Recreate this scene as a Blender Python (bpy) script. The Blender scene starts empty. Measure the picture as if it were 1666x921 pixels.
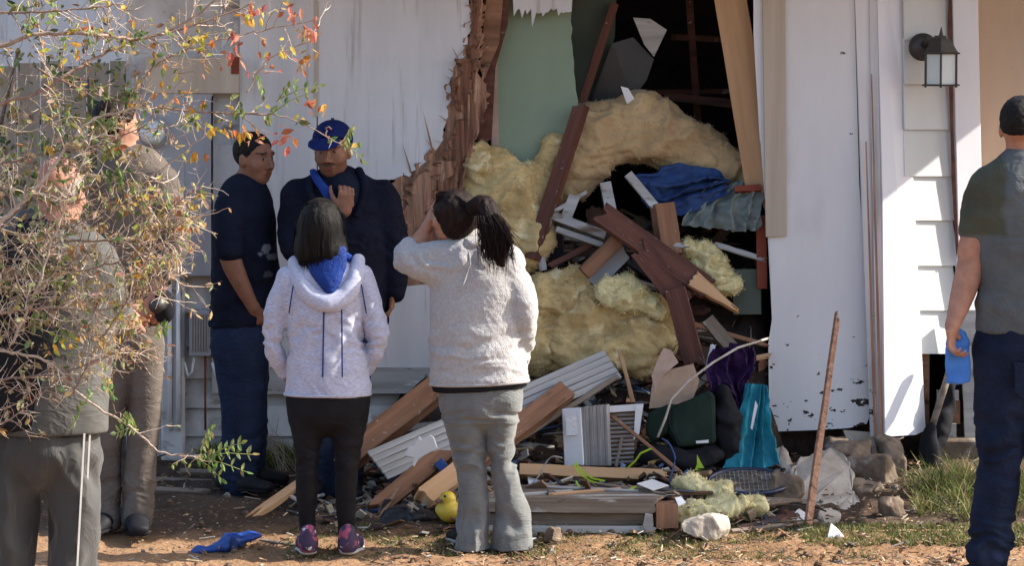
import bpy, bmesh, math, random
import numpy as np
from mathutils import Vector, Matrix, Quaternion
random.seed(7); rng = np.random.default_rng(7)
C = bpy.context.scene
R = math.radians
# ------------------------------------------------------------------ camera, sky, sun, exposure
F = 6000.0; CY = -17.9; CZ = 2.3; PITCH = math.atan((460.5-52)/F)
cam = bpy.data.objects.new('camera', bpy.data.cameras.new('camera')); C.collection.objects.link(cam)
cam.location = (0, CY, CZ); cam.rotation_euler = (R(90)-PITCH, 0, 0)
cam.data.sensor_width = 36; cam.data.lens = 36*F/1666; cam.data.clip_start = .1; cam.data.clip_end = 3000
C.camera = cam
SUN_EL, SUN_AZ = R(36), R(84)            # azimuth clockwise from +Y (behind the house), towards +X
sd = Vector((math.cos(SUN_EL)*math.sin(SUN_AZ), math.cos(SUN_EL)*math.cos(SUN_AZ), math.sin(SUN_EL)))
w = bpy.data.worlds.new('World'); C.world = w; w.use_nodes = True
nt = w.node_tree; sky = nt.nodes.new('ShaderNodeTexSky'); sky.sky_type = 'NISHITA'; sky.sun_disc = False
sky.sun_elevation = SUN_EL; sky.sun_rotation = SUN_AZ; sky.air_density = 1.0; sky.dust_density = 2.5
bg = nt.nodes['Background']; bg.inputs[1].default_value = .15; nt.links.new(sky.outputs[0], bg.inputs[0])
sl = bpy.data.lights.new('sun', 'SUN'); sl.energy = 4.6; sl.angle = R(.5); sl.color = (1, .93, .82)
so = bpy.data.objects.new('sun', sl); C.collection.objects.link(so); so.rotation_euler = sd.to_track_quat('Z', 'Y').to_euler()
C.view_settings.view_transform = 'Standard'; C.view_settings.look = 'None'
C.view_settings.exposure = 1.2; C.view_settings.gamma = 1; C.view_settings.use_curve_mapping = False
C.render.resolution_x = 1024; C.render.resolution_y = 567

# ------------------------------------------------------------------ helpers
FWD = Vector((0, math.cos(PITCH), -math.sin(PITCH))); UP = Vector((0, math.sin(PITCH), math.cos(PITCH)))
def P(px, py, y=0.0):
    d = Vector((1, 0, 0))*((px-833)/F) + UP*(-(py-460.5)/F) + FWD
    t = (y-CY)/d.y
    return Vector((0, CY, CZ)) + d*t
def S(y): return F/(y-CY)
def sm(t): t = np.clip(t, 0, 1); return t*t*(3-2*t)
def _h(i, j, k, s):
    n = (i*374761393 + j*668265263 + k*2147483647 + s*974634777) & 0xffffffff
    n = ((n ^ (n >> 13))*1274126177) & 0xffffffff
    n = (n ^ (n >> 16)) & 0xffffffff
    return n/4294967295.0*2-1
def vn(Pt, seed=0):
    Pt = np.asarray(Pt, dtype=np.float64); f = np.floor(Pt); u = Pt-f; u = u*u*(3-2*u); f = f.astype(np.int64)
    i, j, k = f[:, 0], f[:, 1], f[:, 2]; a = 0
    for di in (0, 1):
        for dj in (0, 1):
            for dk in (0, 1):
                wgt = (u[:, 0] if di else 1-u[:, 0])*(u[:, 1] if dj else 1-u[:, 1])*(u[:, 2] if dk else 1-u[:, 2])
                a = a + wgt*_h(i+di, j+dj, k+dk, seed)
    return a
def fbm(Pt, o=3, seed=0):
    a = 0; g = 1; Pt = np.asarray(Pt)
    for q in range(o): a = a + g*vn(Pt*(2**q)+q*7.3, seed+q); g *= .5
    return a
def gz(x, y):
    x = np.asarray(x, float); y = np.asarray(y, float)
    z = .23*np.clip((y+1.9)/1.9, 0, 1)
    z = z + .17*sm((x-1.3)/1.0)*sm((-y-2.0)/1.2)
    return z
def gzs(x, y): return float(gz(x, y))
# ---- materials
MATS = {}
def mat(name, c1, c2=None, sc=(8, 8, 8), rough=.8, bump=.3, bsc=None, bdist=.004, spots=None, metal=0, ramp=(.35, .65), attr=None, sheen=0, trans=None, peel=None, detail=6, wrk=None):
    m = bpy.data.materials.new(name); m.use_nodes = True; t = m.node_tree; N = t.nodes; L = t.links
    b = N['Principled BSDF']; b.inputs['Roughness'].default_value = rough; b.inputs['Metallic'].default_value = metal; b.inputs['Specular IOR Level'].default_value = .5 if rough < .5 else .12
    tc = N.new('ShaderNodeTexCoord')
    def nz(scale, det=detail, off=0):
        mp = N.new('ShaderNodeMapping'); mp.inputs['Scale'].default_value = scale; mp.inputs['Location'].default_value = (off, off*1.7, off*.3)
        L.new(tc.outputs['Object'], mp.inputs[0]); n = N.new('ShaderNodeTexNoise'); n.inputs['Scale'].default_value = 1
        n.inputs['Detail'].default_value = det; n.inputs['Roughness'].default_value = .6; L.new(mp.outputs[0], n.inputs['Vector']); return n
    def rmp(src, a, bb):
        r = N.new('ShaderNodeMapRange'); r.inputs['From Min'].default_value = a; r.inputs['From Max'].default_value = bb; r.clamp = True
        L.new(src, r.inputs['Value']); return r.outputs[0]
    def mix(f, A, B, mode='MIX'):
        x = N.new('ShaderNodeMix'); x.data_type = 'RGBA'; x.blend_type = mode
        if hasattr(f, 'links') or hasattr(f, 'is_linked'): L.new(f, x.inputs[0])
        else: x.inputs[0].default_value = f
        for s_, v in ((6, A), (7, B)):
            if isinstance(v, tuple): x.inputs[s_].default_value = (*v, 1)
            else: L.new(v, x.inputs[s_])
        return x.outputs[2]
    c2 = c2 or tuple(v*.8 for v in c1)
    if attr:
        at = N.new('ShaderNodeAttribute'); at.attribute_name = attr
        n = nz(sc); col = mix(rmp(n.outputs[0], *ramp), at.outputs['Color'], mix(1.0, at.outputs['Color'], c2, 'MULTIPLY'))
    else:
        n = nz(sc); col = mix(rmp(n.outputs[0], *ramp), c1, c2)
    for q, sp in enumerate(spots or []):      # (colour, scale, lo, hi)
        n2 = nz(sp[1], 8, 3.1+q); col = mix(rmp(n2.outputs[0], sp[2], sp[3]), col, sp[0])
    if peel:                                  # (colour, z of full peel, z of none, scale, threshold)
        sx = N.new('ShaderNodeSeparateXYZ'); L.new(tc.outputs['Object'], sx.inputs[0])
        g = rmp(sx.outputs[2], peel[2], peel[1]); n3 = nz(peel[3], 9, 9.2)
        mu = N.new('ShaderNodeMath'); mu.operation = 'MULTIPLY_ADD'; mu.inputs[1].default_value = peel[5] if len(peel) > 5 else .28; L.new(g, mu.inputs[0]); L.new(n3.outputs[0], mu.inputs[2])
        col = mix(rmp(mu.outputs[0], peel[4], peel[4]+.015), col, peel[0])
    L.new(col, b.inputs['Base Color'])
    nb = nz(bsc or tuple(v*4 for v in sc), 8, 5.5); bp = N.new('ShaderNodeBump'); bp.inputs['Strength'].default_value = bump; bp.inputs['Distance'].default_value = bdist
    L.new(nb.outputs[0], bp.inputs['Height']); L.new(bp.outputs[0], b.inputs['Normal'])
    if wrk:                                   # fine creases of cloth: ridged noise, (scale, depth)
        nw = nz(wrk[0], 3, 8.8); nw.inputs['Distortion'].default_value = 1.2; sb2 = N.new('ShaderNodeMath'); sb2.operation = 'SUBTRACT'; sb2.inputs[1].default_value = .5; L.new(nw.outputs[0], sb2.inputs[0])
        ab = N.new('ShaderNodeMath'); ab.operation = 'ABSOLUTE'; L.new(sb2.outputs[0], ab.inputs[0]); rr2 = N.new('ShaderNodeMath'); rr2.operation = 'MULTIPLY'; rr2.inputs[1].default_value = -6; L.new(ab.outputs[0], rr2.inputs[0])
        ex = N.new('ShaderNodeMath'); ex.operation = 'EXPONENT'; L.new(rr2.outputs[0], ex.inputs[0])
        b2 = N.new('ShaderNodeBump'); b2.inputs['Strength'].default_value = .38; b2.inputs['Distance'].default_value = wrk[1]; L.new(ex.outputs[0], b2.inputs['Height']); L.new(b2.outputs[0], bp.inputs['Normal'])
    if sheen: b.inputs['Sheen Weight'].default_value = sheen; b.inputs['Sheen Roughness'].default_value = .5
    if trans:
        tr = N.new('ShaderNodeBsdfTranslucent'); L.new(col, tr.inputs[0]); ms = N.new('ShaderNodeMixShader'); ms.inputs[0].default_value = trans
        L.new(b.outputs[0], ms.inputs[1]); L.new(tr.outputs[0], ms.inputs[2]); L.new(ms.outputs[0], N['Material Output'].inputs[0])
    MATS[name] = m; return m
def link(o, parent=None):
    C.collection.objects.link(o)
    if parent: o.parent = parent
    return o
def tag(o, label=None, cat=None, group=None, kind=None):
    if label: o['label'] = label
    if cat: o['category'] = cat
    if group: o['group'] = group
    if kind: o['kind'] = kind
    return o
def thing(name, label, cat, loc, group=None):
    o = bpy.data.objects.new(name, None); o.empty_display_size = .1; o.location = loc; link(o); return tag(o, label, cat, group)
def org(parent): return parent['_o'] if parent is not None and '_o' in parent else None
ORI = {}
def wo(o):   # world origin
    v = Vector(o.location); p = o.parent
    while p: v = v+Vector(p.location); p = p.parent
    return v
def mkmesh(name, V, Fc, m, parent=None, smooth=False, origin=None, cols=None, bevel=0):
    V = np.array([tuple(v) for v in V]) if not isinstance(V, np.ndarray) else V
    if parent is not None: base = wo(parent); loc = Vector((0, 0, 0))
    else: base = Vector(origin) if origin is not None else Vector(tuple((V.min(0)+V.max(0))/2)); loc = base
    me = bpy.data.meshes.new(name); VV = V-np.array(tuple(base))
    if isinstance(Fc, np.ndarray):
        n = len(Fc); me.vertices.add(len(VV)); me.vertices.foreach_set('co', VV.astype(np.float32).ravel())
        me.loops.add(n*4); me.loops.foreach_set('vertex_index', Fc.astype(np.int32).ravel()); me.polygons.add(n)
        me.polygons.foreach_set('loop_start', np.arange(0, n*4, 4, dtype=np.int32)); me.polygons.foreach_set('loop_total', np.full(n, 4, dtype=np.int32)); me.update(calc_edges=True)
    else: me.from_pydata([tuple(v) for v in VV], [], [list(f) for f in Fc]); me.update()
    if smooth: me.polygons.foreach_set('use_smooth', [True]*len(me.polygons))
    if cols is not None:
        a = me.color_attributes.new('Col', 'FLOAT_COLOR', 'POINT'); cc = np.ones((len(VV), 4), np.float32); cc[:, :3] = cols; a.data.foreach_set('color', cc.ravel())
    me.materials.append(m if not isinstance(m, str) else MATS[m])
    o = bpy.data.objects.new(name, me); o.location = loc; link(o, parent)
    if bevel:
        b = o.modifiers.new('b', 'BEVEL'); b.width = bevel; b.segments = 1; b.limit_method = 'ANGLE'; b.angle_limit = R(40)
    return o
# ---- mesh collector
class MB:
    def __init__(s): s.v = []; s.f = []; s.c = []
    def poly(s, pts, t, nrm=None, col=None):      # outline polygon (world vectors) extruded by t away from nrm
        pts = [Vector(p) for p in pts]
        n = Vector((0, 0, 0))
        for i in range(len(pts)):
            a, b = pts[i], pts[(i+1) % len(pts)]; n += a.cross(b)
        n.normalize(); want = Vector(nrm) if nrm is not None else Vector((0, -1, 0))
        if n.dot(want) < 0: pts.reverse(); n = -n
        i0 = len(s.v); k = len(pts); s.v += pts + [p-n*t for p in pts]
        s.f.append(list(range(i0, i0+k))); s.f.append(list(range(i0+2*k-1, i0+k-1, -1)))
        for i in range(k): j = (i+1) % k; s.f.append([i0+i, i0+k+i, i0+k+j, i0+j])
        s.c += [col]*(2*k)
        return s
    def box(s, lo, hi, M=None, col=None):
        x0, y0, z0 = lo; x1, y1, z1 = hi; i0 = len(s.v)
        vs = [Vector(v) for v in ((x0, y0, z0), (x1, y0, z0), (x1, y1, z0), (x0, y1, z0), (x0, y0, z1), (x1, y0, z1), (x1, y1, z1), (x0, y1, z1))]
        if M: vs = [M @ v for v in vs]
        s.v += vs; s.c += [col]*8
        s.f += [[i0+q for q in f] for f in ((3, 2, 1, 0), (4, 5, 6, 7), (0, 1, 5, 4), (1, 2, 6, 5), (2, 3, 7, 6), (3, 0, 4, 7))]; return s
    def tube(s, pts, r, n=6, col=None, caps=True):
        pts = [Vector(p) for p in pts]; rs = r if isinstance(r, (list, tuple)) else [r]*len(pts)
        i0 = len(s.v); up = Vector((.13, .31, .94))
        for i, p in enumerate(pts):
            d = (pts[min(i+1, len(pts)-1)]-pts[max(i-1, 0)])
            if d.length < 1e-9: d = Vector((0, 0, 1))
            d.normalize(); a = d.cross(up)
            if a.length < .05: a = d.cross(Vector((1, 0, 0)))
            a.normalize(); b = d.cross(a)
            for q in range(n):
                an = 2*math.pi*q/n; s.v.append(p+(a*math.cos(an)+b*math.sin(an))*rs[i]); s.c.append(col)
        for i in range(len(pts)-1):
            for q in range(n):
                q2 = (q+1) % n; s.f.append([i0+i*n+q, i0+i*n+q2, i0+(i+1)*n+q2, i0+(i+1)*n+q])
        if caps and n > 2: s.f.append([i0+q for q in range(n-1, -1, -1)]); s.f.append([i0+(len(pts)-1)*n+q for q in range(n)])
        return s
    def build(s, name, m, parent=None, smooth=False, origin=None, bevel=0):
        cols = None
        if any(c is not None for c in s.c): cols = np.array([c if c is not None else (1, 1, 1) for c in s.c])
        return mkmesh(name, s.v, s.f, m, parent, smooth, origin, cols, bevel)
def jag(a, b, n, amp, ax=(0, 0, 1), seed=None, base=.0):
    """points between a and b (exclusive) alternating out along ax by random amounts: a torn, splintered edge"""
    r = random.Random(seed if seed is not None else random.random()); a = Vector(a); b = Vector(b); ax = Vector(ax); out = []
    for i in range(1, n):
        t = (i+r.uniform(-.3, .3))/n
        out.append(a.lerp(b, t)+ax*(amp*(r.random()**1.7)*(1 if i % 2 else -.25)+base))
    return out
# ---- signed distance modelling
def V3(a): return np.array(tuple(a), float)
def seg(a, b, ra, rb=None, u=(1, 0, 0), k=.02, cap=1.0, op='u'):
    ra = ra if isinstance(ra, tuple) else (ra, ra); rb = rb if rb is not None else ra; rb = rb if isinstance(rb, tuple) else (rb, rb)
    return dict(t='seg', a=V3(a), b=V3(b), ra=ra, rb=rb, u=V3(u), k=k, cap=cap, op=op)
def ell(c, r, f=(0, 1, 0), up=(0, 0, 1), k=.02, op='u'):   # r=(side, forward, up)
    f = V3(f); f /= np.linalg.norm(f); up = V3(up); s_ = np.cross(f, up); s_ /= np.linalg.norm(s_); up = np.cross(s_, f)
    return dict(t='ell', c=V3(c), r=r, f=f, s=s_, up=up, k=k, op=op)
def chain(pts, u=(1, 0, 0), k=.02):      # pts: (vector, ru, rv); rows are joined by a smooth curve into one limb
    A = [np.array([*tuple(p[0]), p[1], p[2]], float) for p in pts]; out = []
    for i in range(len(A)-1):
        p0 = A[max(i-1, 0)]; p1 = A[i]; p2 = A[i+1]; p3 = A[min(i+2, len(A)-1)]; n = 3
        for q in range(n):
            t = q/n; out.append(.5*((2*p1)+(-p0+p2)*t+(2*p0-5*p1+4*p2-p3)*t*t+(-p0+3*p1-3*p2+p3)*t**3))
    out.append(A[-1])
    return [dict(t='chain', op='u', k=k, segs=[seg(out[i][:3], out[i+1][:3], (max(out[i][3], .002), max(out[i][4], .002)), (max(out[i+1][3], .002), max(out[i+1][4], .002)), u, k) for i in range(len(out)-1)])]
def hull(c, r, n=12, seed=1, k=.008, flat=1.0):   # faceted stone: r = (x, y, z) radii in metres
    q = np.random.default_rng(seed); N = q.normal(size=(n+6, 3)); N[:6] = np.array([(1, 0, 0), (-1, 0, 0), (0, 1, 0), (0, -1, 0), (0, 0, 1), (0, 0, -1)])+.25*N[:6]; N /= np.linalg.norm(N, axis=1)[:, None]
    o = np.sqrt(((N*np.array(r))**2).sum(1))*q.uniform(.62, .98, n+6)
    return dict(t='hull', op='u', k=k, c=V3(c), N=N, o=o, R=max(r)*1.15)
def pbox(p):
    if p['t'] == 'hull': return p['c']-p['R'], p['c']+p['R']
    if p['t'] == 'chain':
        bb = [pbox(q) for q in p['segs']]; return np.min([b[0] for b in bb], 0), np.max([b[1] for b in bb], 0)
    if p['t'] == 'seg':
        m = max(*p['ra'], *p['rb']); return np.minimum(p['a'], p['b'])-m, np.maximum(p['a'], p['b'])+m
    m = max(p['r']); return p['c']-m, p['c']+m
def seg_d(p, X, Y, Z):
    ab = p['b']-p['a']; L = np.linalg.norm(ab)+1e-9; wv = ab/L; u = p['u']-wv*np.dot(p['u'], wv)
    if np.linalg.norm(u) < .1: u = np.array((0, 1, 0))-wv*wv[1]
    u /= np.linalg.norm(u); v = np.cross(wv, u)
    qx, qy, qz = X-p['a'][0], Y-p['a'][1], Z-p['a'][2]
    tt = (qx*wv[0]+qy*wv[1]+qz*wv[2]); tc = np.clip(tt, 0, L); f = tc/L; qw = tt-tc
    Ru = p['ra'][0]+(p['rb'][0]-p['ra'][0])*f; Rv = p['ra'][1]+(p['rb'][1]-p['ra'][1])*f; Rm = np.minimum(Ru, Rv)
    return (np.sqrt(((qx*u[0]+qy*u[1]+qz*u[2])/Ru)**2+((qx*v[0]+qy*v[1]+qz*v[2])/Rv)**2+(qw/(Rm*p['cap']))**2)-1)*Rm
def chain_d(p, shape, off, ax, lo, h, mg):
    T = np.full(shape, .3, np.float32)
    for q in p['segs']:
        b0, b1 = pbox(q); j0 = np.clip(((b0-mg-lo)/h).astype(int)-off, 0, shape); j1 = np.clip(((b1+mg-lo)/h).astype(int)+2-off, 0, shape)
        if (j1 <= j0).any(): continue
        g = [ax[i][off[i]+j0[i]:off[i]+j1[i]] for i in range(3)]
        d = seg_d(q, g[0][:, None, None], g[1][None, :, None], g[2][None, None, :]); s_ = (slice(j0[0], j1[0]), slice(j0[1], j1[1]), slice(j0[2], j1[2]))
        T[s_] = np.minimum(T[s_], d)
    return T
def sdf_mesh(prims, h, cuts=(), smooth=1):
    """cuts: (point, normal): keeps the side opposite the normal"""
    bb = [pbox(p) for p in prims if p['op'] == 'u']; lo = np.min([b[0] for b in bb], 0)-3*h; hi = np.max([b[1] for b in bb], 0)+3*h
    n = np.ceil((hi-lo)/h).astype(int)+1
    ax = [lo[i]+h*np.arange(n[i]) for i in range(3)]
    D = np.full(n, .3, np.float32)
    for p in prims:
        b0, b1 = pbox(p); mg = p['k']+3*h
        i0 = np.clip(((b0-mg-lo)/h).astype(int), 0, n-1); i1 = np.clip(((b1+mg-lo)/h).astype(int)+2, 1, n)
        X = ax[0][i0[0]:i1[0], None, None]; Y = ax[1][None, i0[1]:i1[1], None]; Z = ax[2][None, None, i0[2]:i1[2]]
        if p['t'] == 'chain': d = chain_d(p, D[i0[0]:i1[0], i0[1]:i1[1], i0[2]:i1[2]].shape, i0, ax, lo, h, mg)
        elif p['t'] == 'hull':
            d = None
            for nn, oo in zip(p['N'], p['o']):
                e = (X-p['c'][0])*nn[0]+(Y-p['c'][1])*nn[1]+(Z-p['c'][2])*nn[2]-oo; d = e if d is None else np.maximum(d, e)
        elif p['t'] == 'seg':
            ab = p['b']-p['a']; L = np.linalg.norm(ab)+1e-9; wv = ab/L; u = p['u']-wv*np.dot(p['u'], wv)
            if np.linalg.norm(u) < .1: u = np.array((0, 1, 0))-wv*wv[1]
            u /= np.linalg.norm(u); v = np.cross(wv, u)
            qx, qy, qz = X-p['a'][0], Y-p['a'][1], Z-p['a'][2]
            tt = (qx*wv[0]+qy*wv[1]+qz*wv[2]); tc = np.clip(tt, 0, L); f = tc/L; qw = tt-tc
            Ru = p['ra'][0]+(p['rb'][0]-p['ra'][0])*f; Rv = p['ra'][1]+(p['rb'][1]-p['ra'][1])*f
            Rm = np.minimum(Ru, Rv)
            d = (np.sqrt(((qx*u[0]+qy*u[1]+qz*u[2])/Ru)**2+((qx*v[0]+qy*v[1]+qz*v[2])/Rv)**2+(qw/(Rm*p['cap']))**2)-1)*Rm
        else:
            qx, qy, qz = X-p['c'][0], Y-p['c'][1], Z-p['c'][2]; r = p['r']
            a = (qx*p['s'][0]+qy*p['s'][1]+qz*p['s'][2])/r[0]; b = (qx*p['f'][0]+qy*p['f'][1]+qz*p['f'][2])/r[1]; c = (qx*p['up'][0]+qy*p['up'][1]+qz*p['up'][2])/r[2]
            d = (np.sqrt(a*a+b*b+c*c)-1)*min(r)
        sl_ = (slice(i0[0], i1[0]), slice(i0[1], i1[1]), slice(i0[2], i1[2])); cur = D[sl_]; k = max(p['k'], 1e-4)
        if p['op'] == 'u': hh = np.maximum(k-np.abs(cur-d), 0)/k; D[sl_] = np.minimum(cur, d)-hh*hh*k*.25
        else: d = -d; hh = np.maximum(k-np.abs(cur-d), 0)/k; D[sl_] = np.maximum(cur, d)+hh*hh*k*.25
    for c, nn in cuts:
        nn = V3(nn); nn /= np.linalg.norm(nn); c = V3(c)
        D = np.maximum(D, ((ax[0]-c[0])*nn[0])[:, None, None]+((ax[1]-c[1])*nn[1])[None, :, None]+((ax[2]-c[2])*nn[2])[None, None, :])
    D = D.astype(np.float32); D[0] = D[-1] = .1; D[:, 0] = D[:, -1] = .1; D[:, :, 0] = D[:, :, -1] = .1
    ins = D < 0
    # surface nets
    corner = [(i, j, k) for i in (0, 1) for j in (0, 1) for k in (0, 1)]
    sh = tuple(np.array(D.shape)-1); cnt = np.zeros(sh, np.int8)
    for (i, j, k) in corner: cnt += ins[i:i+sh[0], j:j+sh[1], k:k+sh[2]]
    act = (cnt > 0) & (cnt < 8); idx = np.argwhere(act); vid = np.full(sh, -1, np.int64); vid[act] = np.arange(len(idx))
    acc = np.zeros((len(idx), 3)); num = np.zeros(len(idx))
    for a_ in range(8):
        for b_ in range(a_+1, 8):
            ca, cb = np.array(corner[a_]), np.array(corner[b_])
            if np.abs(ca-cb).sum() != 1: continue
            A = idx+ca; B = idx+cb; da = D[A[:, 0], A[:, 1], A[:, 2]]; db = D[B[:, 0], B[:, 1], B[:, 2]]; m = (da < 0) != (db < 0)
            t = np.where(m, da/(np.where(m, da-db, 1)), 0); pt = A+t[:, None]*(cb-ca); acc += np.where(m[:, None], pt, 0); num += m
    V = lo+h*(acc/num[:, None]); faces = []
    for axn in range(3):
        o1, o2 = [(1, 2), (2, 0), (0, 1)][axn]
        s0 = [slice(0, sh[q]) for q in range(3)]; s1 = list(s0); s1[axn] = slice(1, sh[axn]+1)
        a = ins[tuple(s0)]; b = ins[tuple(s1)]; e = np.argwhere(a != b)
        e = e[(e[:, o1] > 0) & (e[:, o2] > 0)]
        inside_first = a[e[:, 0], e[:, 1], e[:, 2]]
        d1 = np.zeros(3, int); d1[o1] = 1; d2 = np.zeros(3, int); d2[o2] = 1
        q = [e, e-d1, e-d1-d2, e-d2]; q = np.stack([vid[x[:, 0], x[:, 1], x[:, 2]] for x in q], 1)
        q[~inside_first] = q[~inside_first][:, ::-1]; faces.append(q)
    Fc = np.concatenate(faces); Fc = Fc[(Fc >= 0).all(1)]
    for _ in range(smooth):
        acc = np.zeros_like(V); num = np.zeros(len(V))
        for q in range(4):
            np.add.at(acc, Fc[:, q], V[Fc[:, (q+1) % 4]]); np.add.at(num, Fc[:, q], 1)
            np.add.at(acc, Fc[:, (q+1) % 4], V[Fc[:, q]]); np.add.at(num, Fc[:, (q+1) % 4], 1)
        V = V*.5+.5*acc/num[:, None]
    return V, Fc
def vnormals(V, Fc):
    n = np.cross(V[Fc[:, 2]]-V[Fc[:, 0]], V[Fc[:, 3]]-V[Fc[:, 1]]); N = np.zeros_like(V)
    for q in range(4): np.add.at(N, Fc[:, q], n)
    return N/(np.linalg.norm(N, axis=1)[:, None]+1e-12)
def folds(V, sc, seed=0):    # creased ridges, domain warped so that they run and fork
    W_ = V+.05*np.stack([fbm(V*6, 2, seed+31), fbm(V*6+9, 2, seed+37), fbm(V*6+19, 2, seed+41)], 1)
    r = 1-np.abs(fbm(W_*np.array(sc), 2, seed))*2.2; return np.clip(r, -1, 1)-.35
def lump(name, prims, m, h=.012, disp=None, cuts=(), parent=None, cols=None, smooth=1, fuzz=0):
    V, Fc = sdf_mesh(prims, h, cuts, smooth); N = vnormals(V, Fc)
    if disp is not None: V = V+N*disp(V, N)[:, None]
    if fuzz:                                  # loose fibres standing off the surface
        q = np.random.default_rng(len(V)); i = q.integers(0, len(V), fuzz); a = V[i]-N[i]*.002; d = N[i]*q.uniform(.2, 1, (fuzz, 1))+q.normal(0, .75, (fuzz, 3)); d /= np.linalg.norm(d, axis=1)[:, None]; L = q.uniform(.006, .024, (fuzz, 1))
        s_ = np.cross(d, q.normal(size=(fuzz, 3))); s_ /= np.linalg.norm(s_, axis=1)[:, None]; w_ = .0009; m_ = a+d*L*.6+N[i]*.002; e = a+d*L+q.normal(0, .003, (fuzz, 3)); k0 = len(V)
        V = np.concatenate([V, a-s_*w_, a+s_*w_, m_+s_*w_, e]); j = np.arange(fuzz); Fc = np.concatenate([Fc, np.stack([k0+j, k0+fuzz+j, k0+2*fuzz+j, k0+3*fuzz+j], 1)])
    return mkmesh(name, V, Fc, m, parent, True, None, cols(V, N) if cols else None)
# ------------------------------------------------------------------ materials
mat('dirt', (1, 1, 1), (.70, .66, .62), (2.2, 2.2, 2.2), .95, .9, (30, 30, 30), .02, spots=[((.07, .05, .035), (6, 6, 6), .60, .70), ((.40, .29, .18), (45, 45, 45), .62, .67)], attr='Col')
mat('paint', (.63, .63, .65), (.48, .48, .50), (2.5, 1, .5), .55, .3, (60, 60, 5), .003, wrk=((1.2, 1, 5), .002), spots=[((.34, .325, .31), (22, 14, 1.3), .57, .74), ((.12, .09, .07), (30, 30, 12), .735, .75)])
mat('peeling_paint', (.68, .68, .69), (.58, .58, .60), (1.5, 1, .5), .55, .3, (50, 50, 6), .002, spots=[((.06, .05, .045), (14, 14, 22), .765, .775), ((.47, .46, .45), (2, 2, .8), .58, .75)], peel=((.035, .03, .027), .18, .85, (13, 13, 19), .715, .15))
mat('skirt_paint', (.54, .54, .55), (.36, .355, .35), (5, 4, 3), .7, .6, (20, 20, 20), .006, spots=[((.22, .19, .16), (7, 7, 10), .58, .68), ((.62, .62, .63), (13, 13, 6), .60, .68)])
mat('lap_paint', (.58, .60, .60), (.50, .52, .52), (3, 3, .6), .6, .2, (40, 40, 4), .002)
mat('trim_paint', (.74, .75, .79), (.66, .67, .72), (3, 3, .6), .5, .15, (40, 40, 4), .002)
mat('beige_wood', (.46, .40, .33), (.38, .32, .26), (14, 14, .8), .8, .3, (80, 80, 5), .002)
mat('tan_wall', (.66, .53, .42), (.54, .43, .33), (2.5, 2, .8), .85, .25, (30, 30, 8), .002, spots=[((.16, .12, .09), (22, 22, 22), .70, .73)])
mat('torn_wood', (.42, .245, .165), (.24, .125, .08), (34, 20, 2.4), .9, 1.0, (120, 60, 5), .012, spots=[((.10, .05, .035), (16, 8, 1.5), .58, .66), ((.62, .42, .28), (28, 12, 1.8), .62, .68)])
mat('dark_torn', (.30, .15, .095), (.13, .065, .045), (34, 20, 2.4), .9, 1.0, (120, 60, 5), .012, spots=[((.06, .03, .02), (16, 8, 1.5), .58, .66), ((.50, .32, .21), (28, 12, 1.8), .64, .70)])
mat('raw_lumber', (.52, .33, .19), (.40, .24, .13), (1.2, 16, 16), .8, .3, (6, 90, 90), .002, spots=[((.18, .10, .06), (5, 9, 9), .70, .73)])
mat('dark_lumber', (.15, .065, .048), (.08, .037, .03), (1.5, 18, 18), .75, .5, (6, 80, 80), .003, spots=[((.25, .14, .09), (3, 14, 14), .64, .70), ((.30, .26, .23), (7, 11, 11), .62, .70), ((.42, .40, .37), (30, 34, 34), .66, .70)])
mat('brown_lumber', (.29, .155, .095), (.15, .08, .05), (1.4, 20, 20), .85, .5, (6, 90, 90), .004, spots=[((.06, .035, .025), (3, 11, 11), .60, .68), ((.45, .33, .22), (5, 22, 22), .66, .70), ((.44, .41, .37), (24, 30, 30), .65, .70)])
mat('grey_timber', (.25, .205, .165), (.13, .10, .08), (1.6, 20, 30), .9, .7, (5, 80, 80), .005, spots=[((.40, .39, .37), (3, 11, 14), .56, .62), ((.05, .035, .03), (4, 14, 14), .62, .68), ((.22, .10, .06), (3, 9, 9), .66, .70)])
mat('light_siding', (.41, .41, .41), (.27, .26, .25), (1.2, 20, 20), .7, .3, (5, 60, 60), .003, spots=[((.16, .12, .09), (5, 18, 18), .58, .66), ((.56, .57, .58), (3, 9, 9), .60, .66)])
mat('green_drywall', (.24, .31, .23), (.20, .265, .20), (1.5, 1, 1), .9, .15, (25, 25, 25), .002, spots=[((.15, .19, .15), (3, 3, 2), .62, .75)])
mat('dark_green_panel', (.105, .125, .10), (.07, .085, .07), (3, 2, 2), .9, .2)
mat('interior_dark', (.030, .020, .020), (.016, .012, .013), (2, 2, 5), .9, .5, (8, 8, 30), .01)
mat('racket_blue', (.012, .022, .06), (.008, .014, .04), (9, 9, 9), .4, .1)
mat('insulation', (.60, .46, .22), (.40, .285, .125), (6, 6, 6), 1.0, .8, (70, 70, 70), .007, spots=[((.70, .60, .36), (9, 9, 9), .56, .66), ((.30, .19, .09), (5, 5, 11), .64, .74)], sheen=.15)
mat('brown_insulation', (.52, .38, .21), (.37, .255, .135), (5, 5, 5), 1.0, .8, (60, 60, 60), .007, spots=[((.27, .18, .095), (5, 5, 8), .62, .72)], sheen=.15)
mat('yellow_insulation', (.74, .67, .38), (.58, .49, .24), (9, 9, 9), 1.0, .8, (80, 80, 80), .007, sheen=.15)
mat('dirty_concrete', (.20, .155, .12), (.11, .08, .058), (6, 6, 6), .95, .7, (40, 40, 40), .008, spots=[((.32, .29, .26), (5, 5, 5), .56, .66)])
mat('concrete', (.44, .395, .34), (.31, .265, .22), (7, 7, 7), .95, .7, (40, 40, 40), .008, spots=[((.12, .10, .085), (5, 5, 5), .60, .70)])
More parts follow.
